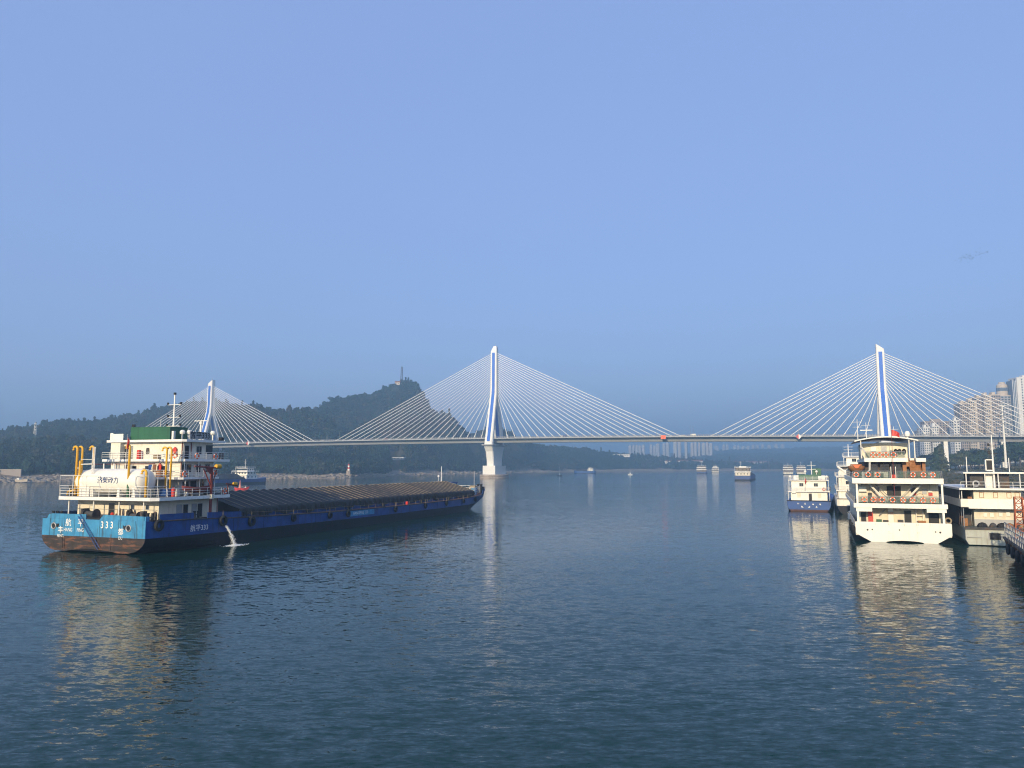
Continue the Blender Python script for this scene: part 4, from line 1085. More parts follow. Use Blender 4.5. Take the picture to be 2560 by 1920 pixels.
# ---- hatch covers and tarpaulins
MB().box(-8.3, 8.3, 20.7, 119.7, 3.2, 4.95).build('hatch_coaming', M['hullblue'], barge)
def tarp_z(x, y):
    base = 7.95 - abs(x)/8.45*2.5
    ph = (y - 20) / 2.2
    return base - 0.24*(1 - abs(2*(ph - math.floor(ph)) - 1)**1.6)*(1 - .3*abs(x)/8.5)
def tarp(y0, y1, lift):
    nu = int((y1-y0)/.275); xs_ = list(np.linspace(-8.45, 8.45, 15))
    b = MB()
    def fn(u, v):
        y = y0 + (y1-y0)*u
        i = v*22
        if i < 4: # port drape
            t = i/4; x = -8.62 - .10*math.sin(y*3.1+t*2)*(1-t); z = 3.95+ .25*math.sin(y*1.13) + (tarp_z(-8.45, y) - 3.95 - .25*math.sin(y*1.13))*t
        elif i > 18:
            t = (22-i)/4; x = 8.62 + (.10*math.sin(y*3.1+t*2.3) + .07*math.sin(y*7.3))*(1-t)*1.4; zb = 4.05 + .22*math.sin(y*.9) - (y-20)*.0035 + .35*max(0, abs(2*u-1)-.82)/.18
            z = zb + (tarp_z(8.45, y) - zb)*t
        else:
            x = -8.45 + 16.9*(i-4)/14; z = tarp_z(x, y)
        return (x, y, z + lift + .025*math.sin(x*2.1+y*1.7))
    b.grid(nu, 22, fn)
    return b.build('tarpaulin', M['tarp'], barge)
M['tarp'] = paint('brown_tarpaulin', (0.037, 0.036, 0.035), 0.75, 0.25, .35, streak=(0.028, 0.027, 0.026), streak_amt=.5, patch=(0.050, 0.047, 0.044), patch_amt=.55, spec=.3)
edges = [20.6, 29.6, 38.4, 47.2, 56.2, 67, 80, 93.5, 107, 119.9]
for i in range(len(edges)-1): tarp(edges[i] - (.35 if i else 0), edges[i+1], .03 + .035*(i % 2))
for x0 in (-8.45, ):
    MB().loft([[(x, 20.55, 4.9) for x in np.linspace(-8.5, 8.5, 15)], [(x, 20.5, tarp_z(x, 20.6)) for x in np.linspace(-8.5, 8.5, 15)]], closed=False).build('tarpaulin_end', M['tarp'], barge)
    MB().loft([[(x, 119.95, 4.0) for x in np.linspace(-8.5, 8.5, 15)], [(x, 119.9, tarp_z(x, 119.9)) for x in np.linspace(-8.5, 8.5, 15)]], closed=False).build('tarpaulin_end', M['tarp'], barge)
rb = MB().tube([(0, 0, 0), (1, 0, 0)], 1, 5).mesh('cover_rib'); rb.materials.append(M['rope'])
for k in range(46):
    y = 20 + 2.2*(k) ; 
    if y < 21 or y > 119.5: continue
    for s in (-1, 1):
        a = Vector((0, y, tarp_z(0, y)+.03)); b_ = Vector((s*8.45, y, tarp_z(8.45, y)+.03)); d = b_-a
        put('cover_rib', rb, None, barge, a, (0, -math.atan2(d.z, d.x) if s > 0 else -math.atan2(d.z, d.x), 0), (d.length, .05, .05))
# walkway rail and gear along the gunwale
wr = MB()
for y in np.arange(22, 118, 3.1):
    wr.tube([(9.95, y, deck_h(y)), (9.95, y, deck_h(y)+.75)], .03, 5)
wr.tube([(9.95, y, deck_h(y)+.72) for y in np.arange(22, 118, 3.1)], .018, 4)
o = wr.build('gunwale_line', M['rope'], barge)
MB().lathe([(.3, 0), (.34, .5), (.25, .75)], (9.6, 77.2, deck_h(77)), 10).build('deck_drum', M['red'], barge)
# bow: deckhouse, windlass, rails
slabm = MB().prism([(-4.6, 121.4), (-1.2, 121.4), (-1.2, 124.6), (-4.6, 124.6)], 4.2, 7.4, 'z'); slabm.build('bow_deckhouse', M['lblue'], barge)
slabm = MB().box(-4.8, 1.2, 121.2, 125.2, 7.41, 7.66); slabm.build('bow_house_roof', M['hullblue'], barge)
for x in (.9,): MB().box(x-.12, x+.12, 124.6, 124.9, 4.1, 7.4).build('bow_house_post', M['hullblue'], barge)
MB().prism([(6.4, 122.6), (7.6, 122.6), (7.4, 124.6), (6.6, 124.6)], 3.9, 6.0, 'z').build('bow_locker', M['lblue'], barge)
MB().tube([(-3.0, 122.5, 7.66), (-3.0, 122.5, 12.2)], .16, 8, .07).build('bow_mast', M['railw'], barge)
MB().lathe([(.05, 8.0), (.05, 9.4), (.3, 9.5), (.3, 9.9), (.1, 10.0)], (-3.9, 122.5, -.35), 8).build('bow_lamp', M['railw'], barge)
MB().tube([(4.2, 130.3, 4.4), (4.2, 130.3, 10.6)], .05, 6).build('jack_staff', M['railw'], barge)
MB().rail([(2.0, 121.2, 4.2), (7.9, 121.6, 4.1), (7.0, 127, 4.4), (6.4, 130.6, 4.5), (-6.4, 130.6, 4.5)], 1.9, 3, 1.6, .06).build('bow_railing', M['railw'], barge)
bb = MB().loft([[(half_w(y, 5)+.02, y, deck_h(y)+.02), (half_w(y, 5)+.25, y+.5, deck_h(y)+1.25), (half_w(y, 5)+.1, y+.5, deck_h(y)+1.25), (half_w(y, 5)-.1, y, deck_h(y)+.02)] for y in np.linspace(124.5, 131, 6)])
bb.build('bow_bulwark', M['hullblue'], barge)
MB().loft([[(x, 131.02, 4.4), (x, 131.9, 6.1), (x, 131.75, 6.1), (x, 130.9, 4.4)] for x in np.linspace(-7.0, 7.0, 8)]).build('stem_bulwark', M['black'], barge)
for x in (5.9, 6.9): MB().lathe([(.35, 4.4), (.35, 6.6), (.45, 6.65), (.45, 6.9), (.1, 6.95)], (x, 129.2, 0), 12).build('bow_bollard', M['black'], barge)
MB().lathe([(.9, -1.3), (.9, -1.15), (.55, -1.1), (.55, 1.1), (.9, 1.15), (.9, 1.3)], (2.2, 126.4, 5.6), 16, 'x').box(.6, 3.8, 125.9, 126.9, 4.2, 5.0).build('anchor_windlass', M['dgrey'], barge)
MB().lathe([(.7, -.9), (.7, .9)], (5.4, 126.6, 5.9), 16, 'x').build('rope_reel', M['rope'], barge)

# things hung on the barge
GB = 'life rings on the barge'
life_ring(barge, 8.12, 10.9, 13.80, 'R', 'orange life ring on the barge bridge deck rail below the wheelhouse door', GB)
life_ring(barge, 8.12, 15.0, 13.80, 'R', 'orange life ring on the barge bridge deck rail near its front', GB)
life_ring(barge, 6.6, 7.98, 13.95, 'S', 'orange life ring on the aft end of the barge bridge deck rail', GB)
life_ring(barge, 8.52, 8.1, 11.1, 'R', 'orange life ring at the aft corner of the barge boat deck', GB)
life_ring(barge, 8.52, 14.5, 11.1, 'R', 'orange life ring at the front of the barge boat deck rail', GB)
life_ring(barge, 9.62, 15.6, 8.35, 'R', 'orange life ring on the barge poop rail beside the tarpaulin', GB)
TY = [(1.9, 4.0, 'under the stern bollards'), (14.4, 3.8, 'below the boat davit'), (21.2, 3.3, 'beside the first tarpaulin'), (32.5, 3.1, 'second beyond the deckhouse'), (44, 2.9, 'beside the third tarpaulin'), (50.4, 2.8, 'just left of the blue name panel'), (70.0, 2.7, 'right of the blue name panel'), (85.0, 2.75, 'fourth from the bow'), (97.0, 2.8, 'third from the bow'), (108, 2.9, 'second from the bow'), (117.5, 3.0, 'nearest the bow')]
for i, (y, z, w_) in enumerate(TY):
    tyre(barge, half_w(y, z)+.22, y, z, 'R', 'black tyre fender on the barge side, ' + w_, 'tyre fenders on the barge', .85 if i < 3 else .68)
flag_on(barge, 3.7, 1.7, 12.0, 16.9, 16.4, 'red flag hanging limp above the white gas tank', 1, hang=True)
# rowing boat under the davit
rbt = empty('rowing_boat', barge.matrix_world @ Vector((8.6, 10.9, 8.15)), barge.rotation_euler.z, 'dark red wooden rowing boat stowed under the barge davit', 'boat')
secs = []
for t in np.linspace(-1, 1, 13):
    w_ = .85*(1-abs(t)**2.6)+.04; zt = .95 + .28*abs(t)**2; zb = .05 + .45*abs(t)**3
    secs.append([(w_, t*3.4, zt), (w_*.75, t*3.3, (zt+zb)/2-.1), (0.02, t*3.1, zb), (-w_*.75, t*3.3, (zt+zb)/2-.1), (-w_, t*3.4, zt), (-w_*.85, t*3.3, zt-.02), (0, t*3.1, zb+.12), (w_*.85, t*3.3, zt-.02)])
MB().loft(secs).build('hull', M['davit'], rbt, smooth=True)
for y in (-1.4, 0, 1.4): MB().box(-.74, .74, y-.13, y+.13, .72, .76).build('thwart', M['wood'], rbt)
MB().box(-.6, .6, -2.0, -1.8, -.3, .22).box(-.6, .6, 1.8, 2.0, -.3, .22).build('cradle', M['dgrey'], rbt)
# cooling water spouting from the side
wj = MB(); rr = random.Random(3)
pts = [(BW + .1 + 1.5*t, 14.6 + .9*t, 3.15 - .25*t - 2.9*t*t) for t in np.linspace(0, 1, 12)]
wj.tube(pts, .05, 7, .10)
for i in range(900):
    t = rr.random(); k = .03 + .16*t
    p = Vector((BW + .1 + 1.5*t + rr.gauss(0, k), 14.6 + .9*t + rr.gauss(0, k), 3.15 - .25*t - 2.9*t*t + rr.gauss(0, k*.8)))
    s = rr.uniform(.012, .035); wj.box(p.x-s, p.x+s, p.y-s, p.y+s, max(.02, p.z-s), max(.06, p.z+s))
for i in range(900):
    a = rr.uniform(0, 6.28); q = abs(rr.gauss(0, 1))*.85; s = rr.uniform(.02, .08)
    x, y = BW + 1.6 + math.cos(a)*q*.75, 15.6 + math.sin(a)*q*1.1
    wj.box(x-s, x+s, y-s*1.5, y+s*1.5, -.02, rr.uniform(.02, .12)*max(.2, 1.4-q))
M['foam'] = flat('white_foam', (.75, .78, .78), .7)
o = wj.build('water_jet', M['foam'], None, barge.location, barge.rotation_euler)
tag(o, 'white cooling water spouting from the barge side into the river', 'water jet', None, 'stuff')
# ================================================================ THE WHITE PASSENGER SHIP (right foreground)
ws = ship_root('white_passenger_ship', 63.25, 125.6, 22.0, 'large white moored ship with orange life rings along its two stern rails', 'ship')
def mk(name, mat, *boxes, parent=ws):
    b = MB()
    for q in boxes: b.box(*q)
    return b.build(name, M[mat], parent)
def wsec(y, k, zb, zt):
    w_ = 6.95*k
    return [(w_, y, zt), (w_, y, 1.3), (w_*.66, y, zb), (-w_*.66, y, zb), (-w_, y, 1.3), (-w_, y, zt)]
MB().loft([[(6.95*k, y, zt), (6.95*k, y, 1.0), (-6.95*k, y, 1.0), (-6.95*k, y, zt)] for y, k, zt in ((.02, 1, 2.24), (8, 1, 2.24), (45, 1, 2.24), (58, .72, 2.7), (64, .18, 3.2))]).build('hull', M['white'], ws)
MB().loft([wsec(y, k, zb, .995)[1:5] if False else [(6.9*k, y, .995), (4.9*k, y, zb), (-4.9*k, y, zb), (-6.9*k, y, .995)] for y, k, zb in ((3.5, 1, .3), (9, 1, -.6), (45, 1, -.8), (58, .72, -.8), (64, .18, -.8))]).build('hull_boot', M['hullblack'], ws)  # lower hull coloured black so the stern arch reads dark inside
arch = [(x, -.12 + .42*max(0, 1-((x-.2)/3.0)**2)**.5) for x in np.linspace(3.2, -2.8, 15)]
tp = MB().prism([(6.85, 3.2), (6.97, 2.9), (6.97, 1.3), (4.7, -.12)] + arch + [(-4.5, -.12), (-6.97, 1.3), (-6.97, 2.9), (-6.85, 3.2)], -.25, .015)
tr = tp.build('transom', M['white2'], ws)
for x, z, r_ in ((-5.2, 1.9, .15), (-4.5, 1.98, .11), (-.5, 2.0, .11), (4.65, 1.85, .11), (5.3, 1.78, .15)):
    MB().lathe([(r_, -.27), (r_, -.24)], (x, 0, z), 14, 'y').build('scupper_hole', M['black'], tr)
for x, z in ((-3.9, 2.88), (-2.0, 2.85), (0.1, 2.85), (2.2, 2.85), (4.1, 2.85), (-1.9, 1.58), (2.2, 1.6)):     # worn, unreadable marks
    b = MB(); g_ = random.Random(int(x*10+50))
    for i in range(3):
        u, v = x+g_.uniform(-.22, .22), z+g_.uniform(-.16, .16)
        if g_.random() < .5: b.box(u-.16, u+.16, -.256, -.251, v-.02, v+.02)
        else: b.box(u-.02, u+.02, -.256, -.251, v-.15, v+.15)
    b.build('worn_lettering', M['text_f'], tr)
for s in (-1, 1): mk('side_bulwark', 'white', (s*6.95-.06, s*6.95+.06, .02, 30, 2.31, 3.15))
mk('main_deck', 'deck', (-6.85, 6.85, .05, 45, 2.25, 2.32))
mk('lower_deckhouse', 'cream', (-6.3, 6.2, 3.6, 48, 2.33, 5.46))
mk('first_deck_edge', 'white2', (-7.1, 6.6, -.15, 50, 5.47, 6.2))
mk('first_deck_skirt', 'white2', (-6.75, -4.35, -.05, .35, 4.86, 5.465)); mk('first_deck_skirt', 'white2', (3.6, 6.4, -.05, .35, 4.86, 5.465))
mk('first_deck_planking', 'deck', (-6.9, 6.4, .1, 49, 6.205, 6.22))
mk('middle_deckhouse', 'cream', (-6.3, 5.9, 4.0, 48, 6.225, 9.42))
mk('second_deck_edge', 'white2', (-7.15, 6.2, -.25, 50, 9.43, 10.3))
mk('second_deck_planking', 'deck', (-6.9, 6.0, 0, 49, 10.305, 10.32))
for x in (-6.5, 5.95):
    mk('stanchion', 'white2', (x-.16, x+.16, -.02, .3, 3.18, 4.85)); mk('stanchion', 'white2', (x-.14, x+.14, 0, .28, 6.21, 9.42))
# lower deck clutter
door(ws, -5.55, 3.595, 2.35, .75, 2.2, 'S', dark=True); door(ws, 1.15, 3.595, 2.35, 1.0, 2.6, 'S', dark=True)
mk('red_cabinet', 'red', (-4.85, -4.1, 3.0, 3.59, 2.33, 3.75), (-4.85, -4.1, 3.0, 3.59, 3.8, 4.85))
mk('white_column', 'white2', (-1.85, -1.05, 2.6, 3.2, 2.33, 5.46)); mk('wall_speaker', 'dgrey', (-1.85, -1.05, 2.45, 2.59, 4.35, 4.75))
mk('green_bin', 'green', (-3.7, -2.9, 1.5, 2.2, 2.33, 3.5)); mk('deck_chest', 'dgrey', (-2.7, -1.9, 1.6, 2.2, 2.33, 3.4))
mk('grey_bin', 'dgrey', (-.5, .3, 1.5, 2.2, 2.33, 3.5)); mk('wooden_bench', 'wood', (2.5, 3.6, 1.8, 2.5, 2.33, 3.4))
mk('storage_shelf', 'white2', (2.3, 2.4, 2.9, 3.59, 2.33, 5.0), (3.3, 3.4, 2.9, 3.59, 2.33, 5.0), (2.4, 3.3, 2.9, 3.59, 3.3, 3.36), (2.4, 3.3, 2.9, 3.59, 4.1, 4.16))
mk('black_wall_panel', 'black', (4.2, 5.7, 3.5, 3.59, 2.33, 4.9))  # flat black panel on the aft wall
MB().tube([(-1.9, 2.9, 5.4), (-3.2, 2.9, 4.1)], .07, 6).build('stair_rail', M['steel'], ws)
MB().torus(.42, .13, n=16).build('rope_coil', M['rope'], ws, (6.6, .4, 3.6))
# middle deck
def tvf(name, mat, x0, x1, y0, y1, z0, z1): return mk(name, mat, (x0, x1, y0, y1, z0, z1))
tvf('black_screen', 'black', -1.75, .35, 3.85, 3.98, 7.35, 8.95)
tvf('air_conditioner', 'white2', -6.1, -4.9, 3.2, 3.98, 8.0, 8.85); tvf('grey_locker', 'dgrey', -4.7, -4.1, 3.3, 3.98, 6.23, 7.8)
tvf('red_hose_box', 'red', 2.0, 2.6, 3.75, 3.98, 7.5, 7.95); tvf('red_hose_box', 'red', 4.4, 5.0, 3.75, 3.98, 7.45, 7.9)
tvf('grey_meter_box', 'steel', 3.5, 4.15, 3.8, 3.98, 7.7, 8.5); tvf('white_meter_box', 'white2', 4.35, 4.9, 3.8, 3.98, 8.0, 8.45)
tvf('dark_counter', 'dgrey', -1.5, .1, 3.0, 3.8, 6.23, 7.2)
for x0, x1 in ((-4.6, -1.9), (3.3, .6)):
    MB().tube([(x0, 2.0, 9.4), (x1, 2.0, 6.3)], .17, 6).build('diagonal_brace', M['white2'], ws)
    MB().tube([(x0+(.9 if x0 < 0 else -.9), 2.6, 9.4), (x1+(.9 if x0 < 0 else -.9), 2.6, 6.6)], .05, 5).build('thin_brace', M['steel'], ws)
MB().torus(.5, .03, n=20).build('ship_wheel', M['wood'], ws, (3.0, 2.2, 7.3))
MB().lathe([(.2, 9.1), (.25, 9.25), (.2, 9.42)], (-.9, 1.2, 0), 12).build('deck_lamp', M['dgrey'], ws)
for x in (-5.6, -4.4, 2.6, 4.6): MB().tube([(x, 3.9, 6.3), (x, 3.9, 9.4)], .035, 5).build('wall_conduit', M['steel'], ws)
for x in (-3.3, 2.2): window(ws, x, 3.995, 8.3, .7, .8, 'S')
for x, z in ((-4.4, 5.1), (-.4, 5.0), (3.1, 5.15), (5.9, 5.0)): mk('ceiling_lamp', 'white2', (x-.2, x+.2, 2.4, 2.8, z, z+.2))
mk('cable_tray', 'steel', (-6.2, 6.0, 3.3, 3.55, 5.2, 5.3)); mk('life_jacket_locker', 'orange', (-3.9, -3.1, 3.2, 3.98, 6.23, 7.0)); mk('plastic_tub', 'sternblue', (3.8, 4.4, 1.2, 1.8, 2.33, 2.9), )
for k_ in range(5): mk('folding_chair', 'white2', (-2.6+k_*.9, -2.2+k_*.9, 2.7, 3.1, 6.6, 6.66), (-2.6+k_*.9, -2.2+k_*.9, 3.05, 3.1, 6.66, 7.2), (-2.58+k_*.9, -2.53+k_*.9, 2.72, 2.77, 6.23, 6.6), (-2.27+k_*.9, -2.22+k_*.9, 2.72, 2.77, 6.23, 6.6))
for x0, x1, y_, h_, m_, nm in ((-1.1, -.5, .6, .55, 'red', 'red_float_box'), (1.2, 1.8, .6, .5, 'red', 'red_float_box'), (-5.6, -4.9, 1.5, .9, 'white2', 'raft_canister'), (4.3, 5.2, 1.6, .9, 'white2', 'raft_canister'), (-3.2, -2.2, 3.0, .75, 'dgrey', 'deck_table'), (2.6, 3.4, 2.2, .8, 'wood', 'plant_tub')):
    mk(nm, m_, (x0, x1, y_, y_+.6, 10.33, 10.33+h_))
for x in (-1.25, -.55): MB().tube([(x, .35, 10.3), (x, .35, 12.2)], .06, 6).build('flagpole_brace', M['white2'], ws)
for x in (-6.0, -2.4, 1.7, 5.6): mk('deck_beam', 'white2', (x-.08, x+.08, .4, 3.9, 9.25, 9.425))
# glass rails
def glass_rail(parent, x0, x1, y, z, h=1.15, step=1.35, side=None):
    n_ = max(1, round((x1-x0)/step))
    b = MB(); b.tube([(x0, y, z+h), (x1, y, z+h)], .045, 6)
    for i in range(n_+1): x = x0+(x1-x0)*i/n_; b.tube([(x, y, z), (x, y, z+h)], .035, 6)
    r = b.build('stern_rail', M['steel'], parent)
    for i in range(n_):
        a_, b2 = x0+(x1-x0)*i/n_+.06, x0+(x1-x0)*(i+1)/n_-.06
        MB().box(a_, b2, y-.012, y+.012, z+.08, z+h-.1).build('glass_panel', M['clear'], r)
def clear_glass():
    m = bpy.data.materials.new('greenish_clear_glass'); nt, b = nodes_of(m)
    b.inputs['Base Color'].default_value = (.10, .16, .14, 1); b.inputs['Roughness'].default_value = .08; b.inputs['Alpha'].default_value = .45
    return m
M['clear'] = clear_glass()
glass_rail(ws, -6.3, 5.7, .12, 6.22); glass_rail(ws, -6.8, -1.5, .02, 10.32); glass_rail(ws, -.4, 5.8, .02, 10.32)
for s, x in ((-1, -6.95), (1, 6.05)):
    MB().rail([(x, .1, 10.32), (x, 40, 10.32)], 1.1, 3, 2).build('side_railing', M['steel'], ws)
    MB().rail([(x, .1, 6.22), (x, 40, 6.22)], 1.1, 3, 2).build('side_railing', M['steel'], ws)
GL = 'life rings on the middle stern rail of the white ship'; GU = 'life rings on the upper stern rail of the white ship'; GT = 'life rings on the top deck of the white ship'
for i, x in enumerate((-5.44, -4.1, -2.8, -1.26, .28, 1.64, 3.16, 4.56)):
    life_ring(ws, x, -.02, 6.80, 'S', 'orange life ring, %s from left on the middle stern rail of the large white ship' % ORD[i], GL, .34)
for i, x in enumerate((-6.5, -4.7, -3.3, 1.9, 3.4, 4.75)):
    life_ring(ws, x, -.12, 10.88, 'S', 'orange life ring, %s from left on the upper stern rail of the large white ship' % ORD[i], GU, .34)
# upper works
mk('upper_deckhouse', 'dgrey', (-4.8, 3.2, 8.5, 34, 10.33, 13.0))  # dark grey puts the unlit interior between the decks into the colour
for x in (-3.4, -1.6, .2): tvf('saloon_window', 'glass', x-.7, x+.7, 8.40, 8.49, 10.9, 12.6)
tvf('saloon_counter', 'white', -3.4, -1.2, 7.4, 8.3, 10.33, 11.3)
mk('third_deck_edge', 'white2', (-4.9, 1.6, 5.4, 36, 13.01, 13.62), (3.05, 4.5, 5.4, 36, 13.012, 13.622))
mk('third_deck_bridge', 'white2', (1.605, 3.045, 8.0, 36, 13.01, 13.62))
mk('brown_stair_house', 'wood', (1.1, 1.7, 7.2, 8.45, 10.33, 13.0), (1.7, 2.5, 7.2, 8.45, 12.2, 13.0), (4.0, 4.5, 6.5, 8.45, 10.33, 13.0))
st = MB()
for i in range(12): st.box(2.15, 3.75, 5.2+i*.27, 5.55+i*.27, 10.5+i*.265, 10.58+i*.265)
st.prism([(5.0, 10.35), (8.3, 13.55), (8.3, 13.9), (5.0, 10.75)], 2.08, 2.15, 'x'); st.prism([(5.0, 10.35), (8.3, 13.55), (8.3, 13.9), (5.0, 10.75)], 3.75, 3.82, 'x')
o = st.build('brown_staircase', M['wood'], ws)
mk('stair_panel', 'wood', (2.16, 3.74, 5.9, 8.9, 10.4, 10.45))
MB().prism([(5.3, 10.6), (8.4, 13.6), (8.4, 13.65), (5.3, 10.68)], 2.16, 3.74, 'x').build('stair_soffit', M['wood'], ws)
glass_rail(ws, -4.7, 1.4, 5.5, 13.63, 1.1)
for i, x in enumerate((-3.5, -2.5, -1.5, -.35)):
    life_ring(ws, x, 5.38, 14.2, 'S', 'orange life ring, %s from left on the top deck rail of the large white ship' % ORD[i], GT, .36)
mk('top_deckhouse', 'cream', (-5.0, 2.4, 10.5, 24, 13.63, 16.3))
tvf('roof_air_conditioner', 'white2', -3.6, -2.7, 10.0, 10.49, 14.9, 15.7); tvf('grey_hatch', 'steel', -1.9, -1.0, 10.40, 10.49, 14.9, 15.8)
for x in (.4, 1.0, 1.7): MB().lathe([(.2, 14.4), (.32, 14.7), (.3, 15.1), (.1, 15.3)], (x, 10.2, 0), 10).build('stowed_gear', M['black'], ws)
cn = MB()
xs_ = np.linspace(-6.3, 3.6, 15)
cn.loft([[(x, y, 17.35 - .028*(x+1.3)**2 + dz) for x in xs_] + [(x, y, 17.22 - .028*(x+1.3)**2 + dz) for x in xs_[::-1]] for y, dz in ((6.2, 0), (16, .05), (26, 0))])
cn.build('curved_canopy', M['steel'], ws)
cn = MB().loft([[(x, 6.15, 17.40 - .028*(x+1.3)**2) for x in xs_] + [(x, 6.15, 17.2 - .028*(x+1.3)**2) for x in xs_[::-1]], [(x, 6.19, 17.40 - .028*(x+1.3)**2) for x in xs_] + [(x, 6.19, 17.2 - .028*(x+1.3)**2) for x in xs_[::-1]]]); cn.build('canopy_edge', M['white2'], ws)
for x in (-5.3, 2.2, 3.0): MB().tube([(x, 6.5, 13.6), (x, 6.5, 16.9)], .09, 8).build('canopy_post', M['white2'], ws)
MB().loft([[(-5.6, 5.6, 10.4), (-5.4, 5.6, 10.4), (-5.4, 5.9, 10.4), (-5.6, 5.9, 10.4)], [(-4.3, 5.6, 11.6), (-4.0, 5.6, 11.6), (-4.0, 5.9, 11.6), (-4.3, 5.9, 11.6)], [(-4.2, 5.6, 13.4), (-3.9, 5.6, 13.4), (-3.9, 5.9, 13.4), (-4.2, 5.9, 13.4)], [(-5.4, 5.6, 15.6), (-5.1, 5.6, 15.6), (-5.1, 5.9, 15.6), (-5.4, 5.9, 15.6)]]).build('boat_davit', M['steel'], ws)
for x, zt, arms in ((-5.6, 20.6, 1), (-4.2, 20.0, 1), (.2, 19.2, 1)):
    MB().tube([(x, 9.5, 17.0), (x, 9.5, zt)], .07, 6, .04).build('radio_mast', M['railw'], ws)
    for k in range(2): MB().tube([(x-.75, 9.5, zt-.5-k*.9), (x+.75, 9.5, zt-.5-k*.9)], .03, 5).build('mast_crossarm', M['railw'], ws)
MB().box(-5.2, -3.2, 9.4, 9.6, 18.55, 18.7).build('radar_bar', M['white2'], ws)
MB().lathe([(.12, 16.8), (.15, 17.3), (.4, 17.5), (.45, 17.9), (.3, 18.3), (.05, 18.4)], (2.3, 9.5, 0), 12).build('satellite_dome', M['white2'], ws)
# lifeboat hanging on the port quarter
lbt = empty('lifeboat', ws.matrix_world @ Vector((-6.2, 7.0, 11.0)), ws.rotation_euler.z, 'orange brown lifeboat hanging at the left of the white ship', 'boat')
secs = []
for t in np.linspace(-1, 1, 11):
    w_ = 1.35*(1-abs(t)**3)**.5+.03; zb = .9*abs(t)**3
    secs.append([(w_*math.cos(a), t*2.8, (1.25 + (1.25-zb*.8)*math.sin(a)) if a < 0 else 1.25+.12*math.sin(a)) for a in np.linspace(math.pi, -math.pi, 17)[:-1]])
MB().loft(secs).build('hull', M['wood'], lbt, smooth=True)
MB().loft([[(-.95, -2.3, 1.38), (.95, -2.3, 1.38), (.8, -2.1, 1.62), (-.8, -2.1, 1.62)], [(-.95, 2.2, 1.38), (.95, 2.2, 1.38), (.8, 2.0, 1.62), (-.8, 2.0, 1.62)]]).build('canopy', M['wood'], lbt)
MB().prism([(-.62, 1.5), (.62, 1.5), (.2, .95), (-.2, .95)], -2.90, -2.7).build('stern_panel', M['orange'], lbt)
flag_on(ws, -.9, .25, 6.3, 19.0, 18.2, 'red flag flying from the tall stern pole of the large white ship', 1, 1.15, 1.0, pole='davit')
for i, (y, z) in enumerate(((1.5, 1.7), (6, 1.6), (12, 1.6), (20, 1.6))):
    tyre(ws, -7.2, y, z, 'L', 'black tyre fender, %s from the stern on the shaded side of the large white ship' % ORD[i], 'tyre fenders on the white ship', .7)

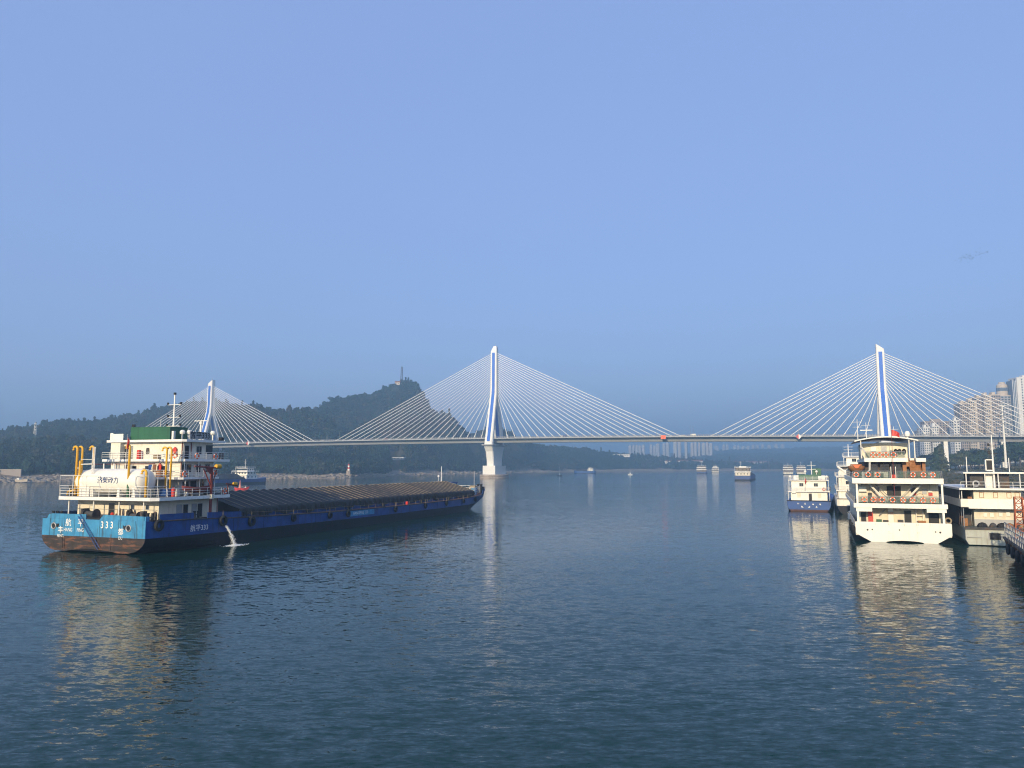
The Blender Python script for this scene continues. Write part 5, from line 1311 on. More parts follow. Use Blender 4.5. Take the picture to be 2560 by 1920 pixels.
# ================================================================ OTHER VESSELS, built from one recipe
def river_ship(name, x, y, theta, W, L, label, hull, boot='hullblack', fb=2.6, boot_z=.9, decks=(), mound=None, mast=None, group=None, roof_boxes=(), letters=0, cat='ship', stern_round=True, win='steel', bow=True, edge=.22):
    """decks: (y0, y1, half width, z0, z1, overhang, wall material, aft windows, side windows)"""
    s = ship_root(name, x, y, theta, label, cat, group)
    h = W/2
    def sec(yy, k, z0, z1, kb):
        zs = np.linspace(z0, z1, 5)
        def hw(z):
            t = max(0, min(1, (fb*.75 - z)/(fb*.75+.3)))
            return h*k*(1 - kb*(1-math.sqrt(max(0, 1-t*t))))
        return [(hw(z), yy, z) for z in zs] + [(-hw(z), yy, z) for z in zs[::-1]]
    st = [(0, .96, .35 if stern_round else .06), (3, 1, .2), (8, 1, 0), (L*.82, 1, 0), (L*.90, .86, .05), (L*.96, .55, .2), (L, .12, .4)]
    MB().loft([sec(a, k, -.35, boot_z, kb) for a, k, kb in st]).build('hull_boot', M[boot], s)
    MB().loft([sec(a, k, boot_z, fb + (.9*max(0, (a-L*.8)/(L*.2)) if bow else 0), kb) for a, k, kb in st]).build('hull', M[hull], s)
    MB().loft([[(h*k*.98, a, fb-.25), (-h*k*.98, a, fb-.25)] for a, k, kb in st[:4]], closed=False).build('deck', M['deck'], s)
    MB().tube([(h*.96, -.05, fb), (-h*.96, -.05, fb)], .12, 6).build('stern_strake', M['black'], s)
    if mound:
        y0, y1, z1 = mound
        MB().loft([[(h*.86, yy, fb-.2), (h*.84, yy, fb+.6), (h*.45*k, yy, fb+(z1-fb)*k), (0, yy, fb+(z1-fb)*k+.3*k), (-h*.45*k, yy, fb+(z1-fb)*k), (-h*.84, yy, fb+.6), (-h*.86, yy, fb-.2)] for yy, k in [(y0, .6)] + [(y0+(y1-y0)*t, 1-.08*(i % 2)) for i, t in enumerate(np.linspace(.08, .92, 15))] + [(y1, .6)]]).build('cargo_cover', M['tarp'], s)
    for i, (y0, y1, hw, z0, z1, ov, wm, aw, sw) in enumerate(decks):
        eh = edge if i < len(decks)-1 else .22
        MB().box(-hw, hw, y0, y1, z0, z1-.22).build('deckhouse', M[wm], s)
        MB().box(-hw-ov, hw+ov, y0-ov*1.1, y1+ov*.6, z1-.215, z1).build('deck_edge', M['fascia'], s)
        if eh > .3: MB().loft([[(-hw-ov-.02, y1+ov*.5, z1-.1), (-hw-ov-.02, y0-ov*1.1-.02, z1-.1), (hw+ov+.02, y0-ov*1.1-.02, z1-.1), (hw+ov+.02, y1+ov*.5, z1-.1)], [(-hw-ov-.02, y1+ov*.5, z1+eh), (-hw-ov-.02, y0-ov*1.1-.02, z1+eh), (hw+ov+.02, y0-ov*1.1-.02, z1+eh), (hw+ov+.02, y1+ov*.5, z1+eh)]], closed=False).build('deck_bulwark', M['fascia'], s)
        for k in range(aw):
            xx = (k - (aw-1)/2) * (2*hw/(aw+.4)) if aw > 1 else 0
            window(s, xx, y0-.005, (z0+z1)/2+.15, min(1.0, hw*1.1/aw), .85, 'S', win, split=2)
        for k in range(sw):
            yy = y0 + (y1-y0)*(k+.5)/sw
            for f, xx in (('R', hw+.005), ('L', -hw-.005)): window(s, xx, yy, (z0+z1)/2+.15, min(.9, (y1-y0)/sw*.55), .85, f, win)
        if ov > .3:
            zz = z1 + .01
            if i < len(decks)-1 or True:
                MB().rail([(-hw-ov+.1, y1+ov*.5, zz), (-hw-ov+.1, y0-ov+.1, zz), (hw+ov-.1, y0-ov+.1, zz), (hw+ov-.1, y1+ov*.5, zz)], 1.0, 3, 2.2, .035).build('railing', M['railw'], s)
            for xx in (-hw-ov+.15, hw+ov-.15): MB().tube([(xx, y0-ov+.2, z0), (xx, y0-ov+.2, z1-.22)], .07, 6).build('deck_post', M['railw'], s)
    if mast:
        mx, my, z0, z1 = mast
        MB().tube([(mx, my, z0), (mx, my, z1)], .15, 8, .08).build('mast', M['railw'], s)
        for k in (.55, .78): MB().tube([(mx-1.2, my, z0+(z1-z0)*k), (mx+1.2, my, z0+(z1-z0)*k)], .05, 6).build('mast_crossarm', M['railw'], s)
    for q in roof_boxes: MB().box(*q[:6]).build(q[6], M[q[7]], s)
    return s

# blue-sterned ship moored behind
bs = river_ship('blue_stern_ship', 81.0, 211.0, 23.5, 11.6, 52, 'moored ship with rounded blue stern and white two-storey house with green roof box', 'sternblue', 'maroon', 2.85, .45,
    decks=((3.0, 16, 4.7, 2.6, 5.4, .75, 'white2', 0, 3), (3.2, 15, 4.5, 5.41, 8.5, .75, 'white2', 2, 3)), mast=(.7, 8, 8.5, 13.6),
    roof_boxes=((-2.6, 2.4, 4.6, 7.2, 8.52, 9.9, 'green_roof_box', 'green'), (.9, 3.2, 9.0, 11.0, 8.52, 11.6, 'green_roof_box', 'green'), (2.5, 3.4, 4.6, 5.6, 8.52, 9.5, 'white_locker', 'white2'), (-4.2, 4.2, 9.0, 14, 8.52, 9.6, 'upper_house', 'white2')))
door(bs, .35, 2.995, 2.7, .75, 2.0, 'S', dark=True); window(bs, -2.6, 2.995, 4.2, .8, 1.1, 'S', 'cream', split=2, glass='cream'); window(bs, 2.7, 2.995, 4.2, .8, 1.1, 'S', 'cream', split=2, glass='cream')
MB().box(-4.4, -3.4, 2.4, 2.99, 4.75, 5.2).build('air_conditioner', M['white2'], bs)
for x, z in ((-2.7, 2.0), (-1.0, 2.0), (1.1, 1.95), (2.9, 1.95), (-1.75, 1.15), (.1, 1.15), (1.9, 1.15)):      # characters too worn by distance to read
    b = MB(); g_ = random.Random(int(x*7+40))
    b.box(x-.22, x+.22, -.09, -.05, z-.03, z+.06)
    for i in range(3):
        u, v = x+g_.uniform(-.15, .15), z+g_.uniform(-.16, .16)
        b.box(u-.2, u+.2, -.088, -.05, v-.04, v+.04) if i % 2 else b.box(u-.05, u+.05, -.086, -.05, v-.2, v+.2)
    b.build('stern_character', M['text_w'], bs)
for x, y, z in ((-4.8, 4, 8.52), (-2.9, 4, 8.52), (4.7, 4, 8.52), (2.0, 8.5, 9.9), (-1, 8.5, 9.9)):
    MB().lathe([(.08, z), (.08, z+.5), (.34, z+.6), (.38, z+.9), (.2, z+1.15), (.03, z+1.2)], (x, y, 0), 10).build('satellite_dome', M['white2'], bs)
flag_on(bs, -.9, 2.3, 5.4, 9.6, 9.0, 'red flag hanging at the stern of the blue-sterned ship', 1, hang=True)
life_ring(bs, 3.9, 2.35, 6.0, 'S', 'small orange life ring on the stern wall of the blue-sterned ship', None, .34)

# grey-white ship hidden behind the white one
gs = river_ship('grey_white_ship', 89.4, 197.0, 22.0, 12.6, 46, 'grey-white ship with dark hull half hidden behind the large white ship', 'white', 'hullblack', 3.9, 2.1,
    decks=((2.2, 34, 5.6, 3.7, 6.1, .5, 'white', 3, 8), (2.4, 32, 5.4, 6.12, 9.6, .6, 'white', 3, 8), (6.0, 28, 4.6, 9.62, 12.4, .9, 'dgrey', 3, 4), (7.0, 20, 3.2, 12.42, 14.8, .8, 'white2', 2, 3)), mast=(-2.5, 12, 14.8, 18.2))
MB().loft([[(-5.4, 3.4, 9.7), (-3.2, 3.4, 9.7), (-3.0, 3.0, 11.2), (-5.2, 3.0, 11.2)], [(-5.4, 8.2, 9.7), (-3.2, 8.2, 9.7), (-3.2, 8.2, 11.6), (-5.2, 8.2, 11.6)]]).build('covered_tender', M['white2'], gs)
MB().tube([(-5.6, 2.8, 12.2), (-3.6, 3.2, 10.6), (-2.9, 3.4, 9.7)], .28, 8).build('tender_crane', M['white2'], gs)

# working pontoon vessel at the right
pv_ = ship_root('work_vessel', 74.9, 119.6, 22.0, 'cream two-storey work vessel moored right of the large white ship', 'ship')
def mp(name, mat, *boxes):
    b = MB()
    for q in boxes: b.box(*q)
    return b.build(name, M[mat], pv_)
MB().loft([[(-4.4, 0, 2.75), (4.4, 0, 2.75), (4.4, 0, .9), (4.0, 0, .15), (-4.0, 0, .15), (-4.4, 0, .9)], [(-4.5, 34, 2.75), (4.5, 34, 2.75), (4.5, 34, .9), (4.2, 34, -.6), (-4.2, 34, -.6), (-4.5, 34, .9)]]).build('hull', M['paleg'], pv_)
mp('stern_rubbing_bar', 'dgrey', (-4.5, 4.5, -.12, -.01, 2.45, 2.8)); mp('mooring_hole', 'black', (-1.2, .3, -.06, -.005, 1.0, 2.0)); mp('mooring_hole_frame', 'steel', (-1.35, -1.2, -.1, -.005, .9, 2.15), (.3, .45, -.1, -.005, .9, 2.15))
mp('fender_board', 'dgrey', (2.9, 4.45, -.15, -.004, .3, 2.4)); mp('side_ledge', 'steel', (-4.2, -2.2, -.2, -.005, 1.25, 1.35), (.9, 2.7, -.2, -.005, 1.25, 1.35))
mp('deck', 'deck', (-4.3, 4.3, .1, 33, 2.76, 2.78))
mp('lower_house', 'cream', (-2.6, 3.9, 3.0, 30, 2.79, 5.75)); mp('lower_dado', 'steel', (-2.61, 3.91, 2.98, 3.0, 2.79, 3.9))
mp('upper_house', 'cream', (-2.7, 3.7, 1.8, 30, 5.95, 8.55)); mp('balcony_deck', 'dgrey', (-4.6, 4.3, 1.0, 31, 5.76, 5.94))
mp('balcony_front', 'white2', (-3.6, 4.2, .9, 1.0, 5.65, 7.15)); mp('balcony_side', 'white', (-4.6, -3.6, .9, 1.0, 5.9, 7.15), (-4.66, -4.6, .9, 20, 5.9, 7.1))
mp('roof_edge', 'white2', (-4.8, 4.6, .5, 31, 8.56, 8.85)); mp('gallery_dark_end', 'dgrey', (-4.4, -2.72, 15, 15.2, 2.8, 5.74), (-4.4, -2.72, 12, 12.2, 5.96, 8.54))  # dark end walls added so the gallery reads dark inside
mp('gallery_outer_wall', 'dgrey', (-4.5, -4.42, 4.5, 30, 2.79, 5.75), (-4.5, -4.42, 3.5, 30, 7.12, 8.55))
for y_ in (1.3, 3.4, 6.0, 9.0): MB().tube([(-4.3, y_, 2.79), (-4.3, y_, 5.76)], .07, 6).build('gallery_post', M['steel'], pv_); MB().tube([(-4.4, y_, 7.1), (-4.4, y_, 8.56)], .06, 6).build('gallery_post', M['railw'], pv_)
for (x, y_, z, s_, h_, m_, nm) in ((-3.9, 3.2, 2.79, .35, 1.2, 'wood', 'stacked_crate'), (-3.3, 4.4, 2.79, .4, 1.7, 'dgrey', 'stacked_crate'), (-3.6, 6.6, 2.79, .5, 1.4, 'rust', 'fuel_drum'), (-3.2, 2.3, 5.95, .3, 1.5, 'wood', 'gallery_door_post'), (-3.9, 4.0, 5.95, .4, 1.0, 'dgrey', 'gallery_locker')):
    mp(nm, m_, (x-s_, x+s_, y_-s_, y_+s_, z, z+h_))
door(pv_, -2.705, 5.0, 2.85, .8, 2.0, 'L', dark=True); door(pv_, -2.705, 5.0, 6.0, .8, 2.0, 'L', dark=True)
for x in (-1.6, .3, 2.1, 3.2): window(pv_, x, 1.795, 7.75, .5, .75, 'S', 'wood', glass='cream')
mp('rooftop_cabin', 'dgrey', (-2.8, 2.6, 3.5, 9, 8.86, 11.0)); mp('top_roof', 'white2', (-3.9, 4.4, 2.0, 11, 11.1, 11.32)); mp('cabin_panel', 'white2', (-.6, .5, 3.44, 3.5, 8.86, 11.0))
for x in (-3.5, -.9, .9, 3.8): MB().tube([(x, 2.3, 8.86), (x, 2.3, 11.1)], .08, 6).build('roof_post', M['railw'], pv_)
MB().torus(.42, .14, n=16).build('hose_reel', M['steel'], pv_, (-2.1, 2.8, 9.5))
MB().rail([(-4.5, .8, 8.86), (4.3, .8, 8.86)], .95, 2, 1.8, .03).build('roof_railing', M['railw'], pv_)
MB().tube([(.4, 2.6, 8.9), (.4, 2.6, 17.2)], .16, 8, .08).build('signal_mast', M['railw'], pv_)
for z in (15.4, 14.2): MB().box(-.2, 1.0, 2.55, 2.65, z, z+.12).box(-.25, .05, 2.5, 2.7, z+.12, z+.5).build('signal_lamp', M['black'], pv_)
mp('loudspeaker', 'black', (-.6, .2, 2.2, 2.7, 11.7, 13.2)); mp('loudspeaker_frame', 'white2', (-.75, -.6, 2.2, 2.75, 11.6, 13.3), (.2, .35, 2.2, 2.75, 11.6, 13.3), (-.6, .2, 2.2, 2.75, 13.2, 13.35), (-.6, .2, 2.2, 2.75, 11.5, 11.7))
MB().tube([(-2.9, 5, 11.3), (-2.9, 5, 13.8)], .07, 6).build('roof_pole', M['railw'], pv_); MB().tube([(3.2, 6, 11.3), (3.2, 6, 13.6)], .06, 6).build('roof_pole', M['railw'], pv_)
for x, z in ((-1.1, 4.6), (-.2, 4.6), (1.0, 4.7), (2.0, 4.8)): mp('wall_box', 'white2', (x-.25, x+.25, 2.8, 2.98, z-.3, z+.3))
for i, (x, y, s_, m_) in enumerate(((-1.8, 1.6, .7, 'black'), (-.4, 1.3, .5, 'dgrey'), (.9, 1.5, .8, 'black'), (1.8, 1.2, .6, 'wood'), (3.1, 1.6, .9, 'dgrey'), (3.6, .8, .6, 'rope'))):
    MB().loft([[(x+math.cos(a)*s_*k, y+math.sin(a)*s_*k*.7, z) for a in np.linspace(0, 6.28, 9)[:-1]] for k, z in ((1, 2.78), (1.05, 3.0), (.7, 3.35), (.2, 3.5))]).build('rope_heap', M[m_], pv_)
for k in range(6): MB().tube([(3.9+k*.02, 2.2-k*.1, 8.5), (5.8, -1.0-k*.2, 5.2+k*.1), (7.2, -3.5, 3.2+k*.2)], .03, 5).build('hanging_cable', M['black'], pv_) if k < 2 else None

# rusty landing pontoon at the right edge
rp = ship_root('landing_pontoon', 65.4, 103.0, 27.0, 'rusty brown landing pontoon cut off by the right edge', 'pontoon')
RPX = 16
MB().loft([[(0, 0, 2.7), (RPX, 0, 2.7), (RPX, 0, .3), (1.2, 0, -.3), (.25, 0, .9)], [(0, -44, 2.7), (RPX, -44, 2.7), (RPX, -44, .3), (1.2, -44, -.3), (.25, -44, .9)]]).build('hull', M['rust'], rp)
MB().box(-.25, RPX+.2, -44.2, .25, 2.705, 3.0).build('deck_slab', M['dgrey'], rp)
for k in range(14): MB().prism([(-.24, 2.68), (.05, 2.68), (.2, 1.7), (.02, 1.9)], -1.2-k*1.6, -.75-k*1.6).build('hull_rib', M['rust'], rp)
MB().rail([(0, 0, 3.0), (0, -44, 3.0)], 1.9, 3, 1.5, .045).build('deck_railing', M['steel'], rp)
MB().rail([(0, 0, 3.0), (RPX, 0, 3.0)], 1.1, 3, 1.5, .04).build('deck_railing', M['steel'], rp)
lt = MB(); c0 = [(1.0, -2.2), (2.1, -2.2), (2.1, -1.1), (1.0, -1.1)]
for x, y in c0: lt.tube([(x, y, 3.0), (1.55+(x-1.55)*.75, -1.65+(y+1.65)*.75, 8.3)], .09, 6)
for k in range(6):
    z0, z1 = 3.0+k*.88, 3.0+(k+1)*.88
    for i in range(4):
        f0, f1 = 1-.25*k/6, 1-.25*(k+1)/6
        a_, b2 = c0[i], c0[(i+1) % 4]
        pa = (1.55+(a_[0]-1.55)*f0, -1.65+(a_[1]+1.65)*f0, z0); pb = (1.55+(b2[0]-1.55)*f1, -1.65+(b2[1]+1.65)*f1, z1)
        lt.tube([pa, pb], .045, 5); lt.tube([(pb[0], pb[1], z1), (1.55+(a_[0]-1.55)*f1, -1.65+(a_[1]+1.65)*f1, z1)], .045, 5)
lt.tube([(2.2, -1.6, 7.8), (3.9, -2.0, 3.0)], .08, 6)
o = lt.build('lattice_tower', M['crane'], rp)
gw = MB()
for zz in (6.9, 8.0):
    for yy in (-1.1, -2.2): gw.tube([(2.0, yy, zz), (RPX, yy, zz)], .08, 6)
for k in range(16): x = 2+k*.87; gw.tube([(x, -2.2, 6.9), (x+.43, -2.2, 8.0)], .04, 5); gw.tube([(x+.43, -2.2, 8.0), (x+.87, -2.2, 6.9)], .04, 5)
gw.build('gangway_truss', M['crane'], rp)
MB().box(2.0, RPX, -2.1, -1.2, 6.6, 6.8).build('gangway_floor', M['white2'], rp)
MB().box(5.0, RPX, -1.0, -.2, 3.0, 6.0).build('pontoon_shed', M['dgrey'], rp)
for i in range(5): tyre(rp, -.35, -6-i*4.5, 1.9, 'L', 'black tyre fender, %s along the rusty pontoon side' % ORD[i], 'tyre fenders on the pontoon', .7)

# cargo ship passing behind the barge
cs = river_ship('blue_cargo_ship', -209.0, 463.0, 21.0, 14.5, 92, 'blue-hulled cargo ship with white wheelhouse near its bow, passing beyond the barge', 'hullblue', 'hullblack', 3.4, 1.5,
    decks=((66, 77, 5.6, 3.2, 6.3, .3, 'white2', 3, 3), (67, 76, 5.2, 6.31, 8.4, 1.6, 'white2', 4, 3), (68, 75, 4.2, 8.41, 11.0, .9, 'white2', 3, 3)), mound=(8, 64, 7.0), mast=(0, 71, 11, 17))
for yy in (70.0, ): MB().box(-4.6, 4.6, 67.9, 67.99, 9.3, 10.4).build('wheelhouse_window_band', M['glass'], cs)
# ship going upstream under the bridge
river_ship('outbound_cargo_ship', 196.5, 657.0, 20.5, 14.0, 88, 'dark blue cargo ship seen from astern beyond the bridge span', 'hullblue', 'hullblack', 4.0, 1.0,
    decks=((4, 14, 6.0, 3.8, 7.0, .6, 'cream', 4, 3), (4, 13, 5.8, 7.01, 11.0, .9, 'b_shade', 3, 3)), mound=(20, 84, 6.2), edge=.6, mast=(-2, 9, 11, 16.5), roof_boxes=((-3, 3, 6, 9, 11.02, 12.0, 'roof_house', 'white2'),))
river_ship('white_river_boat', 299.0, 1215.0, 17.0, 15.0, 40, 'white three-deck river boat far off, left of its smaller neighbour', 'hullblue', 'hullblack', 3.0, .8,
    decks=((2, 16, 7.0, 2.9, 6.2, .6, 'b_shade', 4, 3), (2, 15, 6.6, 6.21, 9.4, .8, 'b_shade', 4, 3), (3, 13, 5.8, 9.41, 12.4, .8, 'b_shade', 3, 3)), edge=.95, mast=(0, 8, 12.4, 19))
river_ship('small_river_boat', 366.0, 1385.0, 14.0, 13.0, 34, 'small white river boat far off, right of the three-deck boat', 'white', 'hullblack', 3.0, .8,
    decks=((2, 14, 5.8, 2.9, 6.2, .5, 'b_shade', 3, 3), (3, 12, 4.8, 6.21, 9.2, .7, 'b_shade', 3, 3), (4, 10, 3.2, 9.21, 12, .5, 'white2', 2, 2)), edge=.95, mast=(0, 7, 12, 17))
river_ship('distant_cargo_boat', 136.0, 1256.0, -68.0, 9.0, 36, 'low dark cargo boat with white wheelhouse in midstream beyond the bridge', 'sternblue', 'hullblack', 4.4, .6,
    decks=((3, 12, 3.8, 4.3, 6.6, .5, 'white2', 2, 3), (4, 11, 3.4, 6.61, 8.9, .5, 'white2', 2, 3)), mast=(0, 8, 8.9, 11), mound=(14, 33, 6.2))
river_ship('white_ferry', 404.0, 1126.0, 18.0, 14.0, 40, 'white multi-deck ferry moored far off, left of a similar ferry', 'white', 'hullblack', 3.2, .8,
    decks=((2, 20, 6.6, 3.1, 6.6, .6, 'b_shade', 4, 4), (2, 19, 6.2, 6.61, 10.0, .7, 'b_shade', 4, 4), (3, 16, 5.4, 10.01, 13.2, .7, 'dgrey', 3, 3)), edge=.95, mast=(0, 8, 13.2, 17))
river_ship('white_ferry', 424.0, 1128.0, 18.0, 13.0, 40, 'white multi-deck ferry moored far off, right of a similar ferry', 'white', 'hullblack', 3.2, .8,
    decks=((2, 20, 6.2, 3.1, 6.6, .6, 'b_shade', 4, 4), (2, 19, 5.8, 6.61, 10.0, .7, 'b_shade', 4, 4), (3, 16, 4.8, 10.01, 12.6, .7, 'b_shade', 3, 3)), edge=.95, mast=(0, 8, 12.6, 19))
# red channel marker boat behind the barge
mb_ = empty('marker_boat', (-139.5, 398.0, 0), -R(75), 'red channel marker boat with pale cone floating beyond the barge', 'buoy')
MB().loft([[(.05, -3.6, 1.4), (.02, -3.4, .2), (-.02, -3.4, .2), (-.05, -3.6, 1.4)], [(1.2, -2, 1.1), (.9, -2, -.2), (-.9, -2, -.2), (-1.2, -2, 1.1)], [(1.3, 1, 1.0), (1.0, 1, -.2), (-1.0, 1, -.2), (-1.3, 1, 1.0)], [(.05, 4.0, 1.9), (.02, 3.2, .1), (-.02, 3.2, .1), (-.05, 4.0, 1.9)]]).build('hull', M['red'], mb_)
MB().lathe([(.75, 1.0), (.30, 3.2), (.16, 4.6), (.05, 5.2)], (0, -.8, 0), 10).build('marker_cone', M['pink'], mb_)
MB().box(-.8, .8, 1.6, 2.2, 1.0, 1.6).build('deck_box', M['white2'], mb_)
for xx, yy, lab in ((58.5, 946.0, 'small dark channel buoy with thin mast in midstream, left of two'), (168.0, 1095.0, 'small pale channel buoy with thin mast in midstream, right of two')):
    bo = empty('channel_buoy', (xx, yy, 0), R(80), lab, 'buoy', 'channel buoys beyond the bridge')
    MB().loft([[(.1, -3.4, 1.3), (.1, -3.2, 0), (-.1, -3.2, 0), (-.1, -3.4, 1.3)], [(1.3, -1, 1.1), (1.1, -1, -.2), (-1.1, -1, -.2), (-1.3, -1, 1.1)], [(1.3, 1, 1.1), (1.1, 1, -.2), (-1.1, 1, -.2), (-1.3, 1, 1.1)], [(.1, 3.4, 1.3), (.1, 3.2, 0), (-.1, 3.2, 0), (-.1, 3.4, 1.3)]]).build('hull', M['dgrey'] if xx < 100 else M['white2'], bo)
    MB().lathe([(.9, 1.0), (.35, 3.4), (.1, 4.2)], (0, 0, 0), 8).build('marker_cone', M['white2'], bo)
    MB().tube([(0, 0, 4.0), (0, 0, 12.0 if xx < 100 else 7.5)], .12, 6).build('mast', M['white2'], bo)
# ================================================================ BUILDINGS
def wallmat(name, col): return paint(name, col, .75, .08, .12, streak=tuple(c*.6 for c in col), streak_amt=.25)
M['b_cream'] = wallmat('apartment_cream', (.50, .43, .34)); M['b_white'] = wallmat('apartment_white', (.68, .67, .64)); M['b_grey'] = wallmat('apartment_grey', (.30, .32, .35))
M['b_pink'] = wallmat('apartment_tan_shaded', (.33, .28, .24)); M['b_blue'] = wallmat('blue_glass_wall', (.10, .14, .20)); M['b_far'] = wallmat('far_apartment', (.56, .52, .48)); M['b_farp'] = wallmat('far_apartment_tan', (.54, .46, .40))  # tan is kept dark: the towers' wall shade is put into its colour
M['tile'] = wallmat('roof_tile', (.22, .10, .06)); M['b_win'] = flat('apartment_window_glass', (.045, .055, .07), .2)

def tower(name, px0, px1, ytop, d, zbase, depth, label, wall, floors, cols, rot=-8.0, group=None, crown=None, wall2=None, winw=.55, rows=None, strip=None, setbacks=()):
    """high-rise: body, roof parapet, storeys of recessed-look windows set 4 cm proud in frames"""
    a, b = P(px0, ytop, d), P(px1, ytop, d)
    w_ = (b.x - a.x); cx = (a.x+b.x)/2; H = a.z - zbase
    r = empty(name, (cx, d, zbase), R(rot), label, 'building', group)
    MB().box(-w_/2, w_/2, 0, depth, 0, H).build('wall', M[wall], r)
    MB().box(-w_/2-.3, w_/2+.3, -.3, depth+.3, H+.01, H+1.1).build('roof_parapet', M[wall2 or wall], r)
    MB().box(-w_*.18, w_*.2, depth*.3, depth*.7, H+1.12, H+4.5).build('lift_house', M[wall2 or wall], r)
    fh = H/floors; cw = w_/cols
    wm = MB().box(-cw*winw/2, cw*winw/2, -.06, .0, -fh*.26, fh*.26).mesh('window'); wm.materials.append(M['b_win'])
    f0 = 0 if rows is None else floors-rows
    for i in range(f0, floors):
        for k in range(cols):
            if strip and k in strip: continue
            put('window', wm, None, r, (-w_/2+cw*(k+.5), -.005, fh*(i+.52)))
    if strip:
        for k in strip:
            MB().box(-w_/2+cw*k+.2, -w_/2+cw*(k+1)-.2, -.5, -.01, 0, H).build('stair_bay', M[wall2 or wall], r)
    sl = MB().box(-w_/2-.25, w_/2+.25, -.25, -.012, -.14, .14).mesh('floor_band'); sl.materials.append(M[wall2 or wall])
    if not strip:
        for i in range(f0, floors, 1): put('floor_band', sl, None, r, (0, 0, fh*i+.2))
    # windows on the sides
    wd = MB().box(-.06, 0, -depth*.09, depth*.09, -fh*.26, fh*.26).mesh('side_window'); wd.materials.append(M['b_win'])
    for i in range(f0, floors):
        for yy in (.25, .7): put('side_window', wd, None, r, (-w_/2-.005, depth*yy, fh*(i+.52)))
    return r, w_, H, depth
GR = 'apartment towers on the right bank'
# tall white tower cut by the frame edge, and the round-topped one beside it
t, w_, H, dp = tower('apartment_tower', 2543, 2606, 945, 1000, 12, 20, 'tallest white apartment tower cut off by the right edge', 'b_white', 33, 8, -6, GR, strip=(0,), winw=.4, rows=26)
MB().box(-w_/2-5.2, -w_/2-.02, 1.0, 16, 0, H-3).build('glass_wing', M['b_blue'], t)  # bluish glass and balcony strip of the facade
for k in range(3): MB().box(-w_/2-5.2+k*2.0, -w_/2-5.2+k*2.0+.5, .6, .99, 0, H-3).build('wing_fin', M['b_white'], t)
t, w_, H, dp = tower('apartment_tower', 2502, 2526, 990, 1010, 12, 16, 'apartment tower with a rounded banded crown left of the tallest tower', 'b_grey', 28, 3, -6, GR, wall2='b_cream', rows=22)
o = MB().lathe([(w_*.52, H+1.2), (w_*.52, H+7)], (0, 8, 0), 24).build('round_crown', M['b_cream'], t)
MB().lathe([(w_*.53, H+7.02), (w_*.53, H+11.5)], (0, 8, 0), 24).build('crown_glass_band', M['b_blue'], o); MB().lathe([(w_*.52, H+11.52), (w_*.50, H+15), (w_*.3, H+17.5), (w_*.3, H+19)], (0, 8, 0), 24).build('crown_cap', M['b_cream'], o)
# stepped slab of five joined-looking towers, each a building
for i, (p0, p1, yt, dd, wl_) in enumerate(((2400, 2420, 1010, 990, 'b_pink'), (2421, 2441, 1003, 985, 'b_cream'), (2442, 2459, 995, 1000, 'b_pink'), (2460, 2477, 989, 992, 'b_cream'), (2478, 2500, 988, 1003, 'b_pink'))):
    tower('apartment_tower', p0, p1, yt, dd, 12, 18, 'tan apartment tower, %s from left in the stepped cluster under the right stay cables' % ORD[i], wl_, 25-(4-i)//2, 4, -6, GR, wall2='b_cream', rows=20, winw=.6, strip=(3,) if i % 2 else None)
tower('apartment_tower', 2384, 2398, 1052, 960, 12, 12, 'narrow white tower with balconies left of the stepped tan cluster', 'b_white', 17, 2, -6, GR, rows=12)
tower('apartment_tower', 2309, 2323, 1070, 1000, 12, 14, 'white gridded apartment block, left of a pair under the right pylon cables', 'b_white', 16, 3, -6, GR, wall2='b_white', rows=15)
tower('apartment_tower', 2330, 2346, 1066, 1000, 12, 14, 'white gridded apartment block, right of a pair under the right pylon cables', 'b_white', 16, 3, -6, GR, wall2='b_white', rows=15)
tower('apartment_tower', 2313, 2375, 1055, 1090, 14, 16, 'broad tan apartment block behind the gridded white pair', 'b_pink', 18, 9, -6, GR, rows=12)
tower('apartment_tower', 2296, 2310, 1078, 1040, 14, 14, 'dim grey block at the left end of the right bank towers', 'b_grey', 14, 3, -6, GR, rows=12)

# far city beyond the bend
def far_tower(px0, px1, ytop, ybase, d, label, wall, grp):
    a, b = P(px0, ytop, d), P(px1, ytop, d); zb = max(2.0, P(px0, ybase, d).z)
    w_ = b.x-a.x; H = a.z-zb
    r = empty('far_apartment_tower', ((a.x+b.x)/2, d, zb-12), R(-18), label, 'building', grp)
    MB().box(-w_/2, w_/2, 0, 22, 0, H+12).build('wall', M[wall], r)
    MB().box(-w_*.25, w_*.25, 6, 14, H+12.02, H+16).build('lift_house', M[wall], r)
    n_ = 3
    for k in range(n_):
        x0 = -w_/2 + w_*(k+.22)/n_
        MB().box(x0, x0+w_*.5/n_, -.25, -.01, 10, H+10).build('window_bay', M['b_grey'], r)
    return r
GF = 'far apartment towers beyond the bridge'
k = 0
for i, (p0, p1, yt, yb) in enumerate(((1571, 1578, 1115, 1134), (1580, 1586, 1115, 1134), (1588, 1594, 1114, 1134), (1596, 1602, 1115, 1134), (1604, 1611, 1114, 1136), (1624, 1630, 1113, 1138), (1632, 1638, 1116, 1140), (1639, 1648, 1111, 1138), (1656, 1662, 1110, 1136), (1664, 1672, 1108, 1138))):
    far_tower(p0, p1, yt, yb, 3500, 'hazy far tower, %s from left in the left far cluster under the bridge' % ORD[i], 'b_far', GF)
